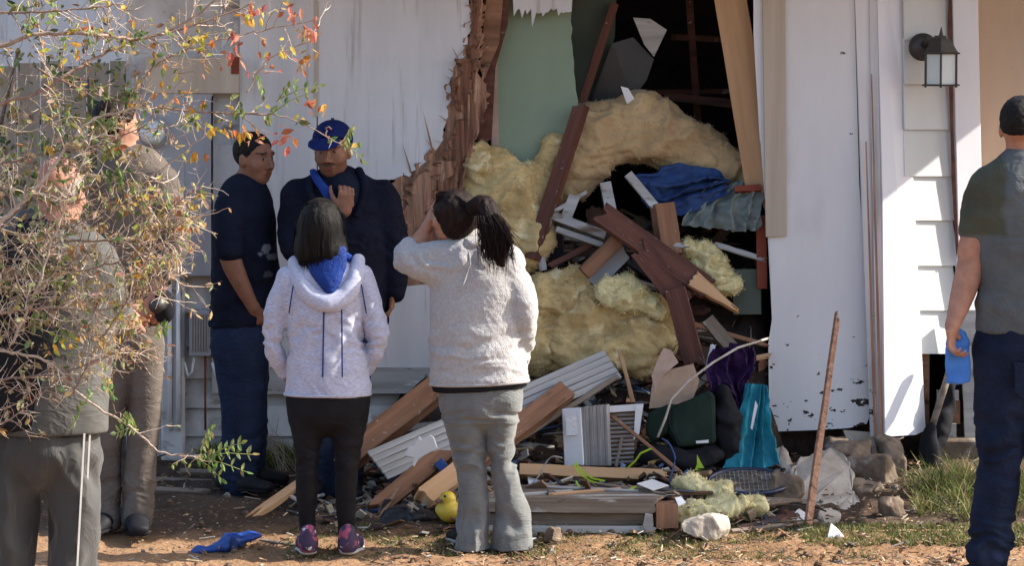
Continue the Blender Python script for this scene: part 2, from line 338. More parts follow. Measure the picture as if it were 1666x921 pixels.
mat('rubble', (.075, .052, .042), (.03, .022, .02), (9, 9, 9), .95, 1.0, (50, 50, 50), .02)
mat('black_plastic', (.022, .023, .026), (.012, .012, .014), (5, 5, 5), .4, .2)
mat('black_metal', (.022, .02, .022), (.035, .03, .028), (30, 30, 30), .45, .3, (120, 120, 120), .001)
mat('milk_glass', (.62, .68, .68), (.55, .61, .62), (4, 4, 6), .35, .05)
mat('grey_metal', (.33, .34, .37), (.28, .29, .32), (3, 3, 1), .55, .1)
mat('white_plastic', (.70, .71, .74), (.62, .63, .66), (5, 5, 5), .45, .1)
mat('grey_ribbed', (.36, .34, .33), (.27, .25, .25), (5, 5, 5), .6, .1)
mat('label_paper', (.72, .72, .74), (.55, .55, .57), (60, 60, 60), .7, .05)
mat('blue_cloth', (.035, .075, .20), (.02, .035, .10), (5, 5, 5), .8, .3, (60, 60, 60), .003)
mat('bright_blue', (.018, .07, .32), (.012, .05, .22), (6, 6, 6), .45, .2)
mat('denim_grey_green', (.20, .235, .225), (.14, .165, .16), (7, 7, 7), .9, .3, (120, 120, 120), .002)
mat('turquoise_cloth', (.03, .24, .31), (.02, .15, .21), (5, 5, 3), .8, .3, (80, 80, 80), .003)
mat('purple_cloth', (.030, .010, .052), (.016, .006, .03), (6, 6, 6), .8, .3)
mat('green_canvas', (.016, .031, .024), (.010, .020, .015), (8, 8, 8), .8, .3, (150, 150, 150), .002)
mat('black_cloth', (.014, .014, .018), (.009, .009, .012), (8, 8, 8), .85, .3, (150, 150, 150), .002)
mat('cardboard', (.40, .29, .21), (.30, .21, .15), (9, 9, 9), .9, .3)
mat('pink_board', (.48, .36, .30), (.36, .26, .21), (12, 12, 12), .9, .3)
mat('yellow_plastic', (.70, .52, .05), (.55, .38, .04), (8, 8, 8), .45, .1)
mat('neon_strap', (.45, .62, .05), (.35, .50, .04), (8, 8, 8), .6, .1)
mat('wire', (.45, .42, .38), (.30, .27, .24), (20, 20, 20), .6, .1)
mat('red_brown', (.22, .06, .035), (.12, .03, .02), (3, 3, 12), .7, .3)
mat('grass', (.10, .16, .035), (.6, .6, .5), (9, 9, 9), .7, .1, attr='Col', trans=.35)
mat('leaf', (1, 1, 1), (.75, .75, .75), (40, 40, 40), .5, .15, attr='Col', trans=.45)
mat('twig', (1, 1, 1), (.65, .6, .55), (30, 30, 60), .9, .5, (120, 120, 120), .003, attr='Col')
mat('chips', (1, 1, 1), (.7, .7, .7), (60, 60, 60), .9, .3, attr='Col')
mat('fence_wood', (.52, .42, .32), (.36, .28, .21), (9, 9, .8), .9, .5, (60, 60, 5), .004)
mat('roof_shingle', (.16, .15, .14), (.09, .085, .08), (20, 20, 20), .95, .6)
mat('canopy', (.10, .14, .04), (.05, .08, .02), (3, 3, 3), .8, .3)

# ------------------------------------------------------------------ ground
def axis(lo, hi, step, far):
    a = list(np.arange(lo, hi+1e-6, step)); s = step; v = hi
    while v < far: s *= 1.35; v += s; a.append(v)
    s = step; v = lo; b = []
    while v > -far: s *= 1.35; v -= s; b.append(v)
    return np.array(b[::-1]+a)
gx = axis(-3.2, 3.2, .03, 900); gy = axis(-4.2, .6, .03, 900)
GX, GY = np.meshgrid(gx, gy); pts = np.stack([GX.ravel(), GY.ravel(), np.zeros(GX.size)], 1)
near = np.exp(-np.maximum(np.abs(pts[:, 0])-4, 0))*np.exp(-np.maximum(np.abs(pts[:, 1]+1.8)-4, 0))
zz = gz(pts[:, 0], pts[:, 1]) + near*(.018*fbm(pts*3, 3, 1)+.010*fbm(pts*11, 2, 4)+.006*vn(pts*38, 6))
pts[:, 2] = zz
nx, ny = len(gx), len(gy); ii = np.arange(nx*ny).reshape(ny, nx)
gf = np.stack([ii[:-1, :-1].ravel(), ii[:-1, 1:].ravel(), ii[1:, 1:].ravel(), ii[1:, :-1].ravel()], 1)
shade_mask = sm((pts[:, 1]+1.62+.12*vn(pts*4, 9))/.35)*(np.abs(pts[:, 0]) < 12)*(pts[:, 1] < 12)  # yard shade near the wall is also painted into the soil colour
gcol = np.array((.31, .185, .105))*(1-shade_mask[:, None])+np.array((.085, .058, .042))*shade_mask[:, None]
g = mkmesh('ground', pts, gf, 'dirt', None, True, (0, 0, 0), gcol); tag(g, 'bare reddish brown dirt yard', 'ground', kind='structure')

# ------------------------------------------------------------------ the house
HL = 'white painted clapboard house with a gaping hole torn through its front wall'
house = thing('house', HL, 'house', (0, 0, .2))
def part(mb, name, m, parent=house, **k): return mb.build(name, m, parent, **k)
def W(px, py, y=0): return P(px, py, y)
TOP = -155
# painted plywood left of the hole, torn right edge
torn = [(768, TOP), (766, -40), (763, 0), (768, 30), (760, 58), (757, 83), (744, 99), (740, 118), (730, 136), (734, 152), (727, 172), (729, 190), (722, 214), (718, 232), (708, 246), (694, 258), (686, 268), (676, 276), (668, 286), (650, 290), (634, 292), (632, 340), (628, 420), (622, 470)]
def torn_edge(pl, y, amp, n, seed):
    out = []; r = random.Random(seed)
    for i in range(len(pl)-1):
        a, b = pl[i], pl[i+1]; out.append(W(a[0], a[1], y)); m_ = max(2, int(math.hypot(b[0]-a[0], b[1]-a[1])/n))
        for q in range(1, m_):
            t = q/m_; out.append(W(a[0]+(b[0]-a[0])*t+r.uniform(-1, 1)*amp, a[1]+(b[1]-a[1])*t+r.uniform(-1.4, 1.4)*amp, y))
    out.append(W(*pl[-1], y)); return out
mb = MB().poly([W(517, TOP)] + torn_edge(torn, 0, 3.5, 6, 3) + [W(700, 462), W(700, 598), W(517, 598)], .012)
part(mb, 'painted_panel', 'paint')
part(MB().poly([W(390, TOP), W(515, TOP), W(515, 598), W(390, 598)], .012), 'painted_panel', 'paint')
part(MB().poly([W(511, TOP, -.004), W(518, TOP, -.004), W(518, 190, -.004), W(511, 190, -.004)], .006), 'panel_batten', 'beige_wood')
# bare torn sheathing behind the paint
bare = [(793, TOP), (790, 0), (784, 60), (778, 100), (790, 140), (786, 175), (782, 215), (770, 250), (762, 290), (752, 318), (742, 340), (735, 400), (705, 470)]
def shred(lf, rt, ybase, seed, depth=.03, jl=5, jr=6, name='torn_sheathing', m='torn_wood', sc=1.0):
    """sheet between two edges given as (px,py) lines, surface torn into long vertical fibres, both edges ragged"""
    q = np.random.default_rng(seed); y0_ = max(lf[0][1], rt[0][1]); y1_ = min(lf[-1][1], rt[-1][1]); ys = np.arange(y0_, y1_, 1.6); nc = 40
    L_ = np.interp(ys, [p[1] for p in lf], [p[0] for p in lf]); R_ = np.interp(ys, [p[1] for p in rt], [p[0] for p in rt]); zz_ = np.zeros_like(ys)
    def rag(a, s_): Q = np.stack([ys/38, zz_+s_, zz_], 1); Q2 = np.stack([ys/7, zz_+s_, zz_], 1); Q3 = np.stack([ys/3.1, zz_+s_, zz_], 1); return a*(vn(Q, seed)*1.8+vn(Q2, seed+1)*1.1+vn(Q3, seed+2)*.5)
    def saw(a, s_): ph = (ys/26+.6*vn(np.stack([ys/60, zz_+s_, zz_], 1), seed+5)) % 1.0; return a*(ph-.5)*1.1*np.maximum(vn(np.stack([ys/45, zz_+s_+5, zz_], 1), seed+8)+.3, 0)*2
    L_ = L_+rag(jl, 1.3)+saw(jl, 2.2); R_ = R_+rag(jr, 7.7)-saw(jr, 4.1); V = []
    for k, y_ in enumerate(ys):
        for c in range(nc):
            V.append(tuple(W(L_[k]+(R_[k]-L_[k])*c/(nc-1), y_, ybase)))
    V = np.array(V); u = np.tile(np.linspace(0, 1, nc), len(ys)); fib = fbm(np.stack([V[:, 0]*46+.25*V[:, 2]*8, V[:, 2]*3.2, V[:, 2]*0], 1), 3, seed+2); big = vn(np.stack([V[:, 0]*12, V[:, 2]*4, V[:, 2]*0], 1), seed+3)
    V[:, 1] += -depth*(.35*fib+.7*np.maximum(big, -.3))-.010*np.exp(-((u-.0)/.08)**2)*(1+fib)
    ii = np.arange(len(V)).reshape(len(ys), nc); Fq = np.stack([ii[:-1, :-1].ravel(), ii[1:, :-1].ravel(), ii[1:, 1:].ravel(), ii[:-1, 1:].ravel()], 1)
    o = mkmesh(name, V, Fq, m, house, True); md = o.modifiers.new('s', 'SOLIDIFY'); md.thickness = .006; return o
tl_ = [(766, TOP), (761, 0), (762, 50), (748, 85), (736, 112), (728, 140), (724, 180), (720, 215), (706, 242), (684, 262), (664, 280), (646, 292), (638, 330), (634, 400), (640, 476)]
tr_ = [(793, TOP), (789, 0), (783, 70), (779, 110), (790, 140), (786, 175), (781, 215), (770, 250), (762, 290), (750, 330), (738, 400), (715, 476)]
shred(tl_, tr_, .004, 3)
shred([(772, TOP), (770, 0), (768, 60), (756, 100), (748, 150), (742, 210), (724, 260), (700, 300), (690, 360), (690, 420)], [(786, TOP), (784, 0), (774, 90), (778, 150), (772, 215), (756, 262), (742, 300), (730, 350), (716, 420)], -.014, 9, .022, 6, 6, 'torn_layer', 'dark_torn')
shred([(744, 96), (738, 120), (734, 150), (736, 172)], [(782, 96), (778, 120), (770, 150), (766, 172)], -.03, 14, .02, 8, 8, 'torn_layer', 'dark_torn')
shred([(700, 262), (676, 300), (654, 350), (650, 400)], [(748, 262), (728, 300), (700, 350), (676, 400)], -.02, 19, .02, 7, 7, 'torn_layer')
r5 = random.Random(11)
for i in range(46):                                     # long splinters that stick out of the tear
    t = r5.random(); k = r5.uniform(0, 440); ex = float(np.interp(k, [p[1] for p in tl_], [p[0] for p in tl_])) if t < .6 else float(np.interp(k, [p[1] for p in tr_], [p[0] for p in tr_]))
    out = -1 if t < .6 else 1; L_ = r5.uniform(14, 52)*(1.5 if k > 250 else 1); a = W(ex-out*8, k, -.004); e = W(ex+out*r5.uniform(-2, 12), k-L_, -.012-r5.uniform(0, .03)); wd = r5.uniform(.002, .009); s_ = Vector((wd, 0, 0))
    if out < 0 and k < 250: e = W(ex-r5.uniform(2, 14), k+r5.uniform(-26, 20), -.012-r5.uniform(0, .03)); s_ = Vector((0, 0, wd*.6))
    part(MB().poly([a-s_, a+s_, a.lerp(e, .6)+s_*.6, e, a.lerp(e, .6)-s_*.5], .003), 'splinter', 'torn_wood')
# studs by the tear
part(MB().poly([W(792, TOP, .05), W(842, TOP, .05), W(826, 40, .05), W(806, 110, .05), W(800, 225, .05), W(786, 235, .05), W(776, 250, .05), W(783, 120, .05)], .09), 'wall_stud', 'dark_lumber')
part(MB().poly([W(806, TOP, .02), W(832, TOP, .02), W(812, 70, .02), W(788, 128, .02), W(780, 110, .02)], .04), 'wall_stud', 'brown_lumber')
# header splinters at the top of the hole
mb = MB(); base = [W(826, TOP, .03), W(935, TOP, .03), W(930, 18, .03)]; base += [W(930-i*4.2+random.Random(i+40).uniform(-1.5, 1.5), 12+(8*random.Random(i//5).random())+(32*random.Random(i).random()**2 if i % 2 else 0), .03) for i in range(1, 22)] + [W(836, 26, .03)]
mb.poly(base, .02)
part(mb, 'torn_header', 'paint')
# horizontal board and clapboards at the foot of the wall
part(MB().poly([W(390, 600, -.008), W(735, 598, -.008), W(745, 640, -.008), W(390, 642, -.008)], .02), 'skirt_board', 'light_siding')
part(MB().poly([W(240, 452, .05), W(760, 452, .05), W(760, 860, .05), W(240, 860, .05)], .03), 'sheathing', 'skirt_paint')
mb = MB(); rows = [452, 505, 560, 612, 660, 706, 752, 800]
for i in range(len(rows)-1):
    x0, x1 = (268, 392) if rows[i] < 640 else (268, 700)
    if rows[i] >= 640 or i < 4:
        mb.poly([W(x0, rows[i], .028), W(x1, rows[i], .028), W(x1, rows[i+1]+4, .004), W(x0, rows[i+1]+4, .004)], .012)
part(mb, 'clapboard', 'skirt_paint')
part(MB().poly([W(345, 235, -.012), W(390, 235, -.012), W(390, 640, -.012), W(345, 640, -.012)], .05), 'corner_post', 'skirt_paint')
mb = MB().poly([W(236, 92, -.10), W(388, 92, -.10), W(388, 152, -.10), W(236, 152, -.10)], .16)
part(mb, 'beam', 'beige_wood', bevel=.004)
part(MB().poly([W(376, 92, -.104), W(389, 92, -.104), W(389, 120, -.104), W(376, 120, -.104)], .004), 'beam_end', 'red_brown')
part(MB().poly([W(205, TOP, .03), W(392, TOP, .03), W(392, 470, .03), W(205, 470, .03)], .03), 'painted_panel', 'skirt_paint')
part(MB().poly([W(205, 440, -.01), W(232, 440, -.01), W(232, 760, -.01), W(205, 760, -.01)], .05), 'corner_post', 'skirt_paint')
part(MB().poly([W(262, 452, -.05), W(300, 452, -.05), W(300, 752, -.05), W(262, 752, -.05)], .06), 'pipe_cover', 'skirt_paint', bevel=.01)
# right of the hole: peeling panel, beige batten, splayed boards
part(MB().poly([W(1236, TOP, -.01), W(1386, TOP, -.01), W(1398, 300, -.03), W(1422, 662, -.06), W(1410, 690, -.06), W(1380, 697, -.06), W(1330, 700, -.055), W(1252, 703, -.05), W(1250, 560, -.045), W(1256, 520, -.04), W(1249, 380, -.03), W(1238, 240, -.02)], .014), 'peeling_panel', 'peeling_paint')
part(MB().poly([W(1222, TOP, -.006), W(1240, TOP, -.006), W(1240, 245, -.016), W(1236, 225, -.016), W(1226, 55, -.01), W(1226, 5, -.01)], .01), 'edge_trim', 'trim_paint')
part(MB().poly([W(1238, TOP, -.035), W(1276, TOP, -.035), W(1280, 384, -.055), W(1246, 386, -.055)], .02), 'beige_batten', 'beige_wood', bevel=.002)
mb = MB(); r6 = random.Random(2)
strips = [((1386, 1414), (1424, 1438), -.05), ((1412, 1424), (1432, 1440), -.072), ((1420, 1431), (1438, 1447), -.06)]
for k, ((a0, a1), (b0, b1), y) in enumerate(strips):
    part(MB().poly([W(a0, TOP, y*.4), W(a1, TOP, y*.4), W(a1+(b1-a1)*.55, 330, y), W(b1, 708, y-.06), W(b0-8+k*3, 711-3*k, y-.06), W(a0+(b0-a0)*.4, 330, y)], .012), 'splayed_strip', 'peeling_paint' if k == 0 else ('torn_wood' if k == 2 else 'paint'))
for a_, b_ in (((1408, 230), (1424, 709)), ((1417, 120), (1433, 709))):
    part(MB().poly([W(a_[0], a_[1], -.10), W(a_[0]+2, a_[1], -.10), W(b_[0]+3, b_[1], -.16), W(b_[0]-2, b_[1], -.16)], .008), 'split_edge', 'torn_wood')
# the bent out board that faces the sun (turned towards +x)
part(MB().poly([W(1424, TOP, -.03), W(1472, TOP, .03), W(1484, 260, .0), W(1506, 700, -.02), W(1490, 708, -.08), W(1440, 711, -.16), W(1436, 320, -.09)], .02, nrm=(.5, -1, 0)), 'bent_corner_board', 'trim_paint')
# siding strip turned slightly towards the porch, laps
mb = MB(); laps = [-155, -90, -20, 62, 134, 208, 284, 356, 430, 503, 576]
for i in range(len(laps)-1):
    a, b = laps[i], laps[i+1]+(2.5 if i < len(laps)-2 else 0)
    mb.poly([W(1470, a, -.02), W(1552, a, .145), W(1556, b, .131), W(1472, b, -.034)], .008, nrm=(.5, -1, 0))
part(mb, 'lap_siding', 'lap_paint')
part(MB().poly([W(1546, TOP, .10), W(1588, TOP, .15), W(1600, 400, .15), W(1602, 505, .15), W(1562, 508, .10)], .04), 'porch_post', 'trim_paint', bevel=.003)
part(MB().poly([W(1542, 60, .092), W(1547, TOP, .092), W(1551, 200, .092), W(1559, 400, .092), W(1556, 420, .092), W(1549, 300, .092)], .01), 'torn_flashing', 'dark_lumber')
part(MB().poly([W(1562, 505, .045), W(1588, 505, .045), W(1588, 716, .045), W(1570, 716, .045)], .04), 'porch_post', 'light_siding')
part(MB().poly([W(1590, TOP, .55), W(1900, TOP, .55), W(1900, 800, .55), W(1590, 800, .55)], .03), 'porch_wall', 'tan_wall')
part(MB().poly([W(1575, TOP, .3), W(1594, TOP, .57), W(1594, 800, .57), W(1575, 800, .3)], .02, nrm=(1, 0, 0)), 'porch_wall', 'tan_wall')
for x0, x1, y0, y1, yy in ((1525, 1560, 636, 652, .03), (1528, 1556, 690, 716, .02)): part(MB().poly([W(x0, y0, yy), W(x1, y0, yy), W(x1, y1, yy), W(x0, y1, yy)], .04), 'framing_board', 'light_siding')
for x0, x1, y0, y1, yy in ((1524, 1562, 652, 690, .06), (1500, 1512, 560, 730, .1), (1582, 1590, 560, 760, .09)): part(MB().poly([W(x0, y0, yy), W(x1, y0, yy), W(x1, y1, yy), W(x0, y1, yy)], .05), 'floor_joist', 'brown_lumber')
part(MB().poly([W(1505, 716, -.05), W(1700, 716, -.05), W(1700, 800, -.05), W(1500, 800, -.05)], .5), 'porch_step', 'dirty_concrete', bevel=.01)
# crawl space foundation, broken
part(MB().poly([W(1240, 690, .10), W(1600, 690, .10), W(1600, 870, .10), W(1240, 870, .10)], .05), 'crawl_space_wall', 'rubble')
# interior room
def ibox(lo, hi, name, m): part(MB().box(lo, hi), name, m)
X0, X1, ZT = -1.87, 2.26, 3.05
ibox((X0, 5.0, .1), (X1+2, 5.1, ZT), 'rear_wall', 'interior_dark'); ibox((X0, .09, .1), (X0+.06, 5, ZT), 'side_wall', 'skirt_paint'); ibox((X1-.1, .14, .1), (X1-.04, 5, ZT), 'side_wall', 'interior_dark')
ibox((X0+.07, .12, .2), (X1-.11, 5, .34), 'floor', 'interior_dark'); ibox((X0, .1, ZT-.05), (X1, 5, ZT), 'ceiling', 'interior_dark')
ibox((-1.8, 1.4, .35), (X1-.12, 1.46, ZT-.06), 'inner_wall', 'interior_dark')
# roof over house and porch
mb = MB(); XR = 3.95
mb.box((-2.3, -1.02, 3.06), (XR, 5.4, 3.12)); part(mb, 'soffit', 'trim_paint'); part(MB().box((-2.3, -1.05, 3.0), (XR, -1.021, 3.2)), 'fascia', 'trim_paint')
part(MB().box((XR-.08, -1.15, 1.78), (XR-.02, .02, 3.04)), 'added_shade_wall', 'trim_paint'); part(MB().box((XR-.10, -.55, .1), (XR, -.45, 1.77)), 'porch_post', 'trim_paint')  # side wall is added out of view to shade the rubble and ground
part(MB().poly([Vector((-2.4, -1.07, 3.21)), Vector((XR+.1, -1.07, 3.21)), Vector((XR+.1, 2.5, 4.3)), Vector((-2.4, 2.5, 4.3))], .05, nrm=(0, -1, 2)), 'roof', 'roof_shingle')
part(MB().poly([Vector((-2.4, 5.5, 3.13)), Vector((XR+.1, 5.5, 3.13)), Vector((XR+.1, 2.51, 4.3)), Vector((-2.4, 2.51, 4.3))], .05, nrm=(0, 1, 2)), 'roof', 'roof_shingle')
# green drywall and door seen through the hole
mb = MB().poly([W(800, TOP, .13), W(930, TOP, .13)] + torn_edge([(932, 0), (929, 60), (934, 100), (936, 130), (941, 165), (939, 190), (900, 290), (860, 330), (798, 330)], .13, 2, 12, 8), .014)
part(mb, 'green_wall', 'green_drywall')
part(MB().poly([W(800, 60, .12), W(808, 60, .12), W(812, 250, .12), W(800, 330, .12)], .01), 'green_wall_edge', 'pink_board')
part(MB().poly([W(931, TOP, .5), W(1010, TOP, .5), W(1000, 60, .5), W(972, 165, .5), W(925, 180, .5)], .03), 'inner_door', 'dark_green_panel')
# open framing hanging in the dark
mb = MB()
for a, b, wd in (((990, 40), (940, 190), 9), ((1120, -20), (1150, 400), 6), ((1010, 150), (1230, 148), 4), ((1100, 60), (1220, 66), 5)):
    A = W(*a, .9); B = W(*b, 1.1); d = (B-A).normalized(); s_ = d.cross(Vector((0, 1, 0))).normalized()*(wd/330); mb.poly([A-s_, B-s_, B+s_, A+s_], .05)
part(mb, 'roof_framing', 'dark_lumber')
# fallen light beam at the right of the hole
# ------------------------------------------------------------------ debris builders
def board(name, label, cat, a, b, wpx, t, m, face=(.1, -1, .35), j0=0., j1=0., seed=1, group=None, taper=1., parent=None, cup=0):
    """plank from a to b, each (px,py,y); wpx = width as seen; broken ends j0/j1 in metres"""
    A = P(*a); B = P(*b); r = random.Random(seed); x = (B-A); L = x.length; x.normalize(); f = Vector(face); z = (f-x*f.dot(x)).normalized(); y = z.cross(x)
    wd = wpx/S((a[2]+b[2])/2); n = 7; pts = []
    for i in range(n+1): pts.append((-L/2-(r.uniform(0, j0) if j0 else 0), -wd/2+wd*i/n))
    sd_ = 5
    for i in range(1, sd_): pts.append((-L/2+L*i/sd_, wd/2*(1+(taper-1)*i/sd_)+r.uniform(-1, 1)*.002))
    for i in range(n+1): pts.append((L/2+(r.uniform(-.4, 1)*j1 if j1 else 0), (wd/2-wd*i/n)*taper))
    for i in range(1, sd_): pts.append((L/2-L*i/sd_, -wd/2*(taper+(1-taper)*i/sd_)+r.uniform(-1, 1)*.002))
    mb = MB(); mb.poly([Vector((p[0], p[1], t/2)) for p in pts], t, nrm=(0, 0, 1))
    o = mkmesh(name, mb.v, mb.f, m, None, False, (0, 0, 0), None, .0015)
    M = Matrix((x, y, z)).transposed().to_4x4(); M.translation = (A+B)/2
    o.matrix_world = M; o.location = (A+B)/2; o.rotation_euler = M.to_euler()
    if parent is not None: o.parent = parent; o.location = (A+B)/2-wo(parent)
    if label: tag(o, label, cat, group)
    return o
def plate(name, label, cat, pts, t, m, nrm=(0, -1, .3), group=None, parent=None, bevel=0):
    o = MB().poly([P(*p) for p in pts], t, nrm).build(name, m, parent, bevel=bevel)
    if label: tag(o, label, cat, group)
    return o
def blob(name, label, cat, items, m, h=.012, k=.03, amp=.02, fr=7, seed=1, group=None, ridge=0, cuts=(), parent=None, stretch=(1, 1, 1), fine=0, fuzz=0):
    """items: (px,py,y, half w px, depth m, half h px [, tilt deg])"""
    pr = []
    for it in items:
        s = S(it[2]); an = R(it[6]) if len(it) > 6 else 0; up = (math.sin(an), 0, math.cos(an))
        pr.append(ell(P(it[0], it[1], it[2]), (it[3]/s, it[4], it[5]/s), (0, 1, 0), up, k))
    def dp(V, N):
        d = amp*fbm(V*fr*np.array(stretch), 4, seed)
        if ridge: d = d + ridge*folds(V, np.array(stretch)*fr*.8, seed+9)
        if fine: d = d + fine*fbm(V*38, 3, seed+3); tt_ = V[:, 2]*14+1.6*fbm(V*5, 2, seed+7); d = d+.012*(np.abs((tt_ % 1.0)-.5)*2)**.6
        return d
    o = lump(name, pr, m, h, dp, cuts, parent, fuzz=fuzz)
    if label: tag(o, label, cat, group)
    return o
def shell(name, label, cat, items, m, **k): return blob(name, label, cat, items, m, **k)

def drape(name, label, cat, left, right, m, nf=5, A=.02, seed=1, nu=70, nv=60, th=.004, sag=0., crs=.008):
    """hanging cloth between two edge curves (px,py,y), top to bottom, with folds that run along the edges and widen downwards"""
    Lc = spline3([P(*p) for p in left], nv); Rc = spline3([P(*p) for p in right], nv); q = np.random.default_rng(seed); ph = q.uniform(0, 6.3, 4); V = np.zeros((nv*nu, 3))
    for j in range(nv):
        v = j/(nv-1); a, b = np.array(Lc[j]), np.array(Rc[j])
        for i in range(nu):
            u = i/(nu-1); p = a+(b-a)*u; V[j*nu+i] = p
    uu = np.tile(np.linspace(0, 1, nu), nv); vv = np.repeat(np.linspace(0, 1, nv), nu)
    wv_ = uu*nf+.35*np.sin(vv*3+ph[0])+.25*np.sin(uu*9+vv*4+ph[1]); amp = A*(.45+.75*vv)*(1+.5*np.sin(uu*7+ph[2]))
    V[:, 1] -= amp*(1-np.abs(np.sin(wv_*math.pi))*1.6)+sag*np.sin(vv*math.pi)*np.sin(uu*math.pi); V[:, 0] += .3*amp*np.cos(wv_*2*math.pi)
    V += crs*np.stack([fbm(V*16, 3, seed), fbm(V*16+5, 3, seed+1)*1.6, fbm(V*16+9, 3, seed+2)], 1)
    ii = np.arange(nu*nv).reshape(nv, nu); Fq = np.stack([ii[:-1, :-1].ravel(), ii[1:, :-1].ravel(), ii[1:, 1:].ravel(), ii[:-1, 1:].ravel()], 1)
    o = mkmesh(name, V, Fq, m, None, True); md = o.modifiers.new('s', 'SOLIDIFY'); md.thickness = th
    return tag(o, label, cat)
def spline3(ps, n):
    out = []; k = len(ps)-1
    for i in range(n):
        t = i/(n-1)*k; j = min(int(t), k-1); t -= j; p0 = ps[max(j-1, 0)]; p1 = ps[j]; p2 = ps[j+1]; p3 = ps[min(j+2, k)]
        out.append(.5*((2*p1)+(-p0+p2)*t+(2*p0-5*p1+4*p2-p3)*t*t+(-p0+3*p1-3*p2+p3)*t**3))
    return out
def spline_(ps): return spline3(ps, len(ps)*3)
# --- rubble fill inside and at the foot of the hole
V_ = []
hx = np.arange(-1.05, 1.36, .03); hy = np.arange(-1.45, 1.35, .03); HX, HY = np.meshgrid(hx, hy)
fl = gz(HX, HY)
wid = sm((HX+1.05)/.7)*sm((1.36-HX)/.14)
hz = fl-.03 + wid*(.95*sm((HY+.45)/1.0)*(1-.35*sm((.1-HX)/.8)) + .09*sm((HY+1.42)/.5)*sm((HX+.9)/.5)*(1-.7*sm((HX-.82)/.15)))
pp = np.stack([HX.ravel(), HY.ravel(), hz.ravel()], 1); pp[:, 2] += .06*fbm(pp*6, 3, 3)*wid.ravel()+.03*fbm(pp*19, 2, 5)*wid.ravel()
ii = np.arange(HX.size).reshape(HX.shape)
hf = np.stack([ii[:-1, :-1].ravel(), ii[:-1, 1:].ravel(), ii[1:, 1:].ravel(), ii[1:, :-1].ravel()], 1)
def heap_z(x, y):
    i = int(np.clip((y+1.45)/.03, 0, len(hy)-1)); j = int(np.clip((x+1.05)/.03, 0, len(hx)-1)); return pp[ii[i, j], 2]
rb = mkmesh('rubble_heap', pp, hf, 'rubble', None, False); tag(rb, 'dark heap of soil, plaster and crushed household rubble filling the hole in the wall', 'rubble', kind='stuff')
mb = MB(); r7 = random.Random(21)
colr = [(.50, .46, .40), (.20, .12, .08), (.13, .075, .055), (.40, .30, .20), (.06, .10, .20), (.16, .09, .06), (.30, .20, .13), (.07, .045, .035), (.45, .43, .40), (.10, .10, .11), (.22, .17, .12), (.05, .04, .05), (.35, .30, .22), (.12, .06, .045)]
for i in range(4200):
    x = r7.uniform(-.95, 1.27); y = r7.uniform(-.55, 1.2)
    if r7.random() < .6: y = r7.uniform(-1.4, .1)
    if y > -.28 and (x < -.25 or x > 1.05): continue
    if abs(x-1.10) < .26 and -1.12 < y < -.62: continue
    if abs(x-.30) < .30 and -1.0 < y < -.66 and r7.random() < .6: continue
    z = heap_z(x, y)+r7.uniform(0, .03); L_ = r7.choice([.02, .03, .05, .08, .12, .2, .3, .4])*r7.uniform(.6, 1.2); wd = r7.uniform(.006, .05); th = r7.uniform(.003, .015)
    M = Matrix.Translation((x, y, z)) @ Matrix.Rotation(r7.uniform(0, 6.3), 4, 'Z') @ Matrix.Rotation(r7.gauss(0, .5 if L_ < .15 else .22), 4, 'Y') @ Matrix.Rotation(r7.gauss(0, .5), 4, 'X')
    mb.box((-L_/2, -wd/2, -th/2), (L_/2, wd/2, th/2), M, r7.choice(colr))
tag(mb.build('splintered_debris', 'chips'), 'small broken bits of wood, plaster and plastic strewn over the rubble heap', 'debris', kind='stuff')

mb = MB()
for i in range(110):                                    # broken lengths of plank jammed in the heap
    x = r7.uniform(-.55, 1.12); y = r7.uniform(-.45, .75); z = heap_z(x, y)+r7.uniform(.0, .07); L_ = r7.uniform(.15, .5); wd = r7.uniform(.03, .085); th = r7.uniform(.012, .035); an_ = r7.gauss(0, .6)
    if y > -.25 and (x < -.1 or x > 1.0): continue
    M = Matrix.Translation((x, y, z)) @ Matrix.Rotation(r7.gauss(0, .5), 4, 'Z') @ Matrix.Rotation(an_, 4, 'Y') @ Matrix.Rotation(r7.uniform(.3, 1.5), 4, 'X'); n_ = 5; q0 = len(mb.v); cl_ = r7.choice(colr)
    ol = [(-L_/2-r7.random()*.04, -wd/2+wd*k/n_) for k in range(n_+1)]+[(L_/2+r7.random()*.05, wd/2-wd*k/n_) for k in range(n_+1)]
    mb.poly([M @ Vector((a_, b_, 0)) for a_, b_ in ol], th, M.to_3x3() @ Vector((0, 0, 1)), cl_)
for i in range(34):
    x = r7.uniform(-.6, 1.2); y = r7.uniform(-1.2, .4); a = Vector((x, y, heap_z(x, y)+.02)); pts_ = [a]
    d = Vector((r7.gauss(0, 1), r7.gauss(0, .5), r7.uniform(0, .6))).normalized()
    for q in range(7): d = (d+Vector((r7.gauss(0, .4), r7.gauss(0, .3), r7.gauss(-.12, .35)))).normalized(); pts_.append(pts_[-1]+d*.045)
    mb.tube(spline_(pts_), r7.choice((.0018, .0025, .004)), 4, r7.choice(((.03, .03, .03), (.45, .43, .40), (.30, .16, .08), (.05, .09, .22))))
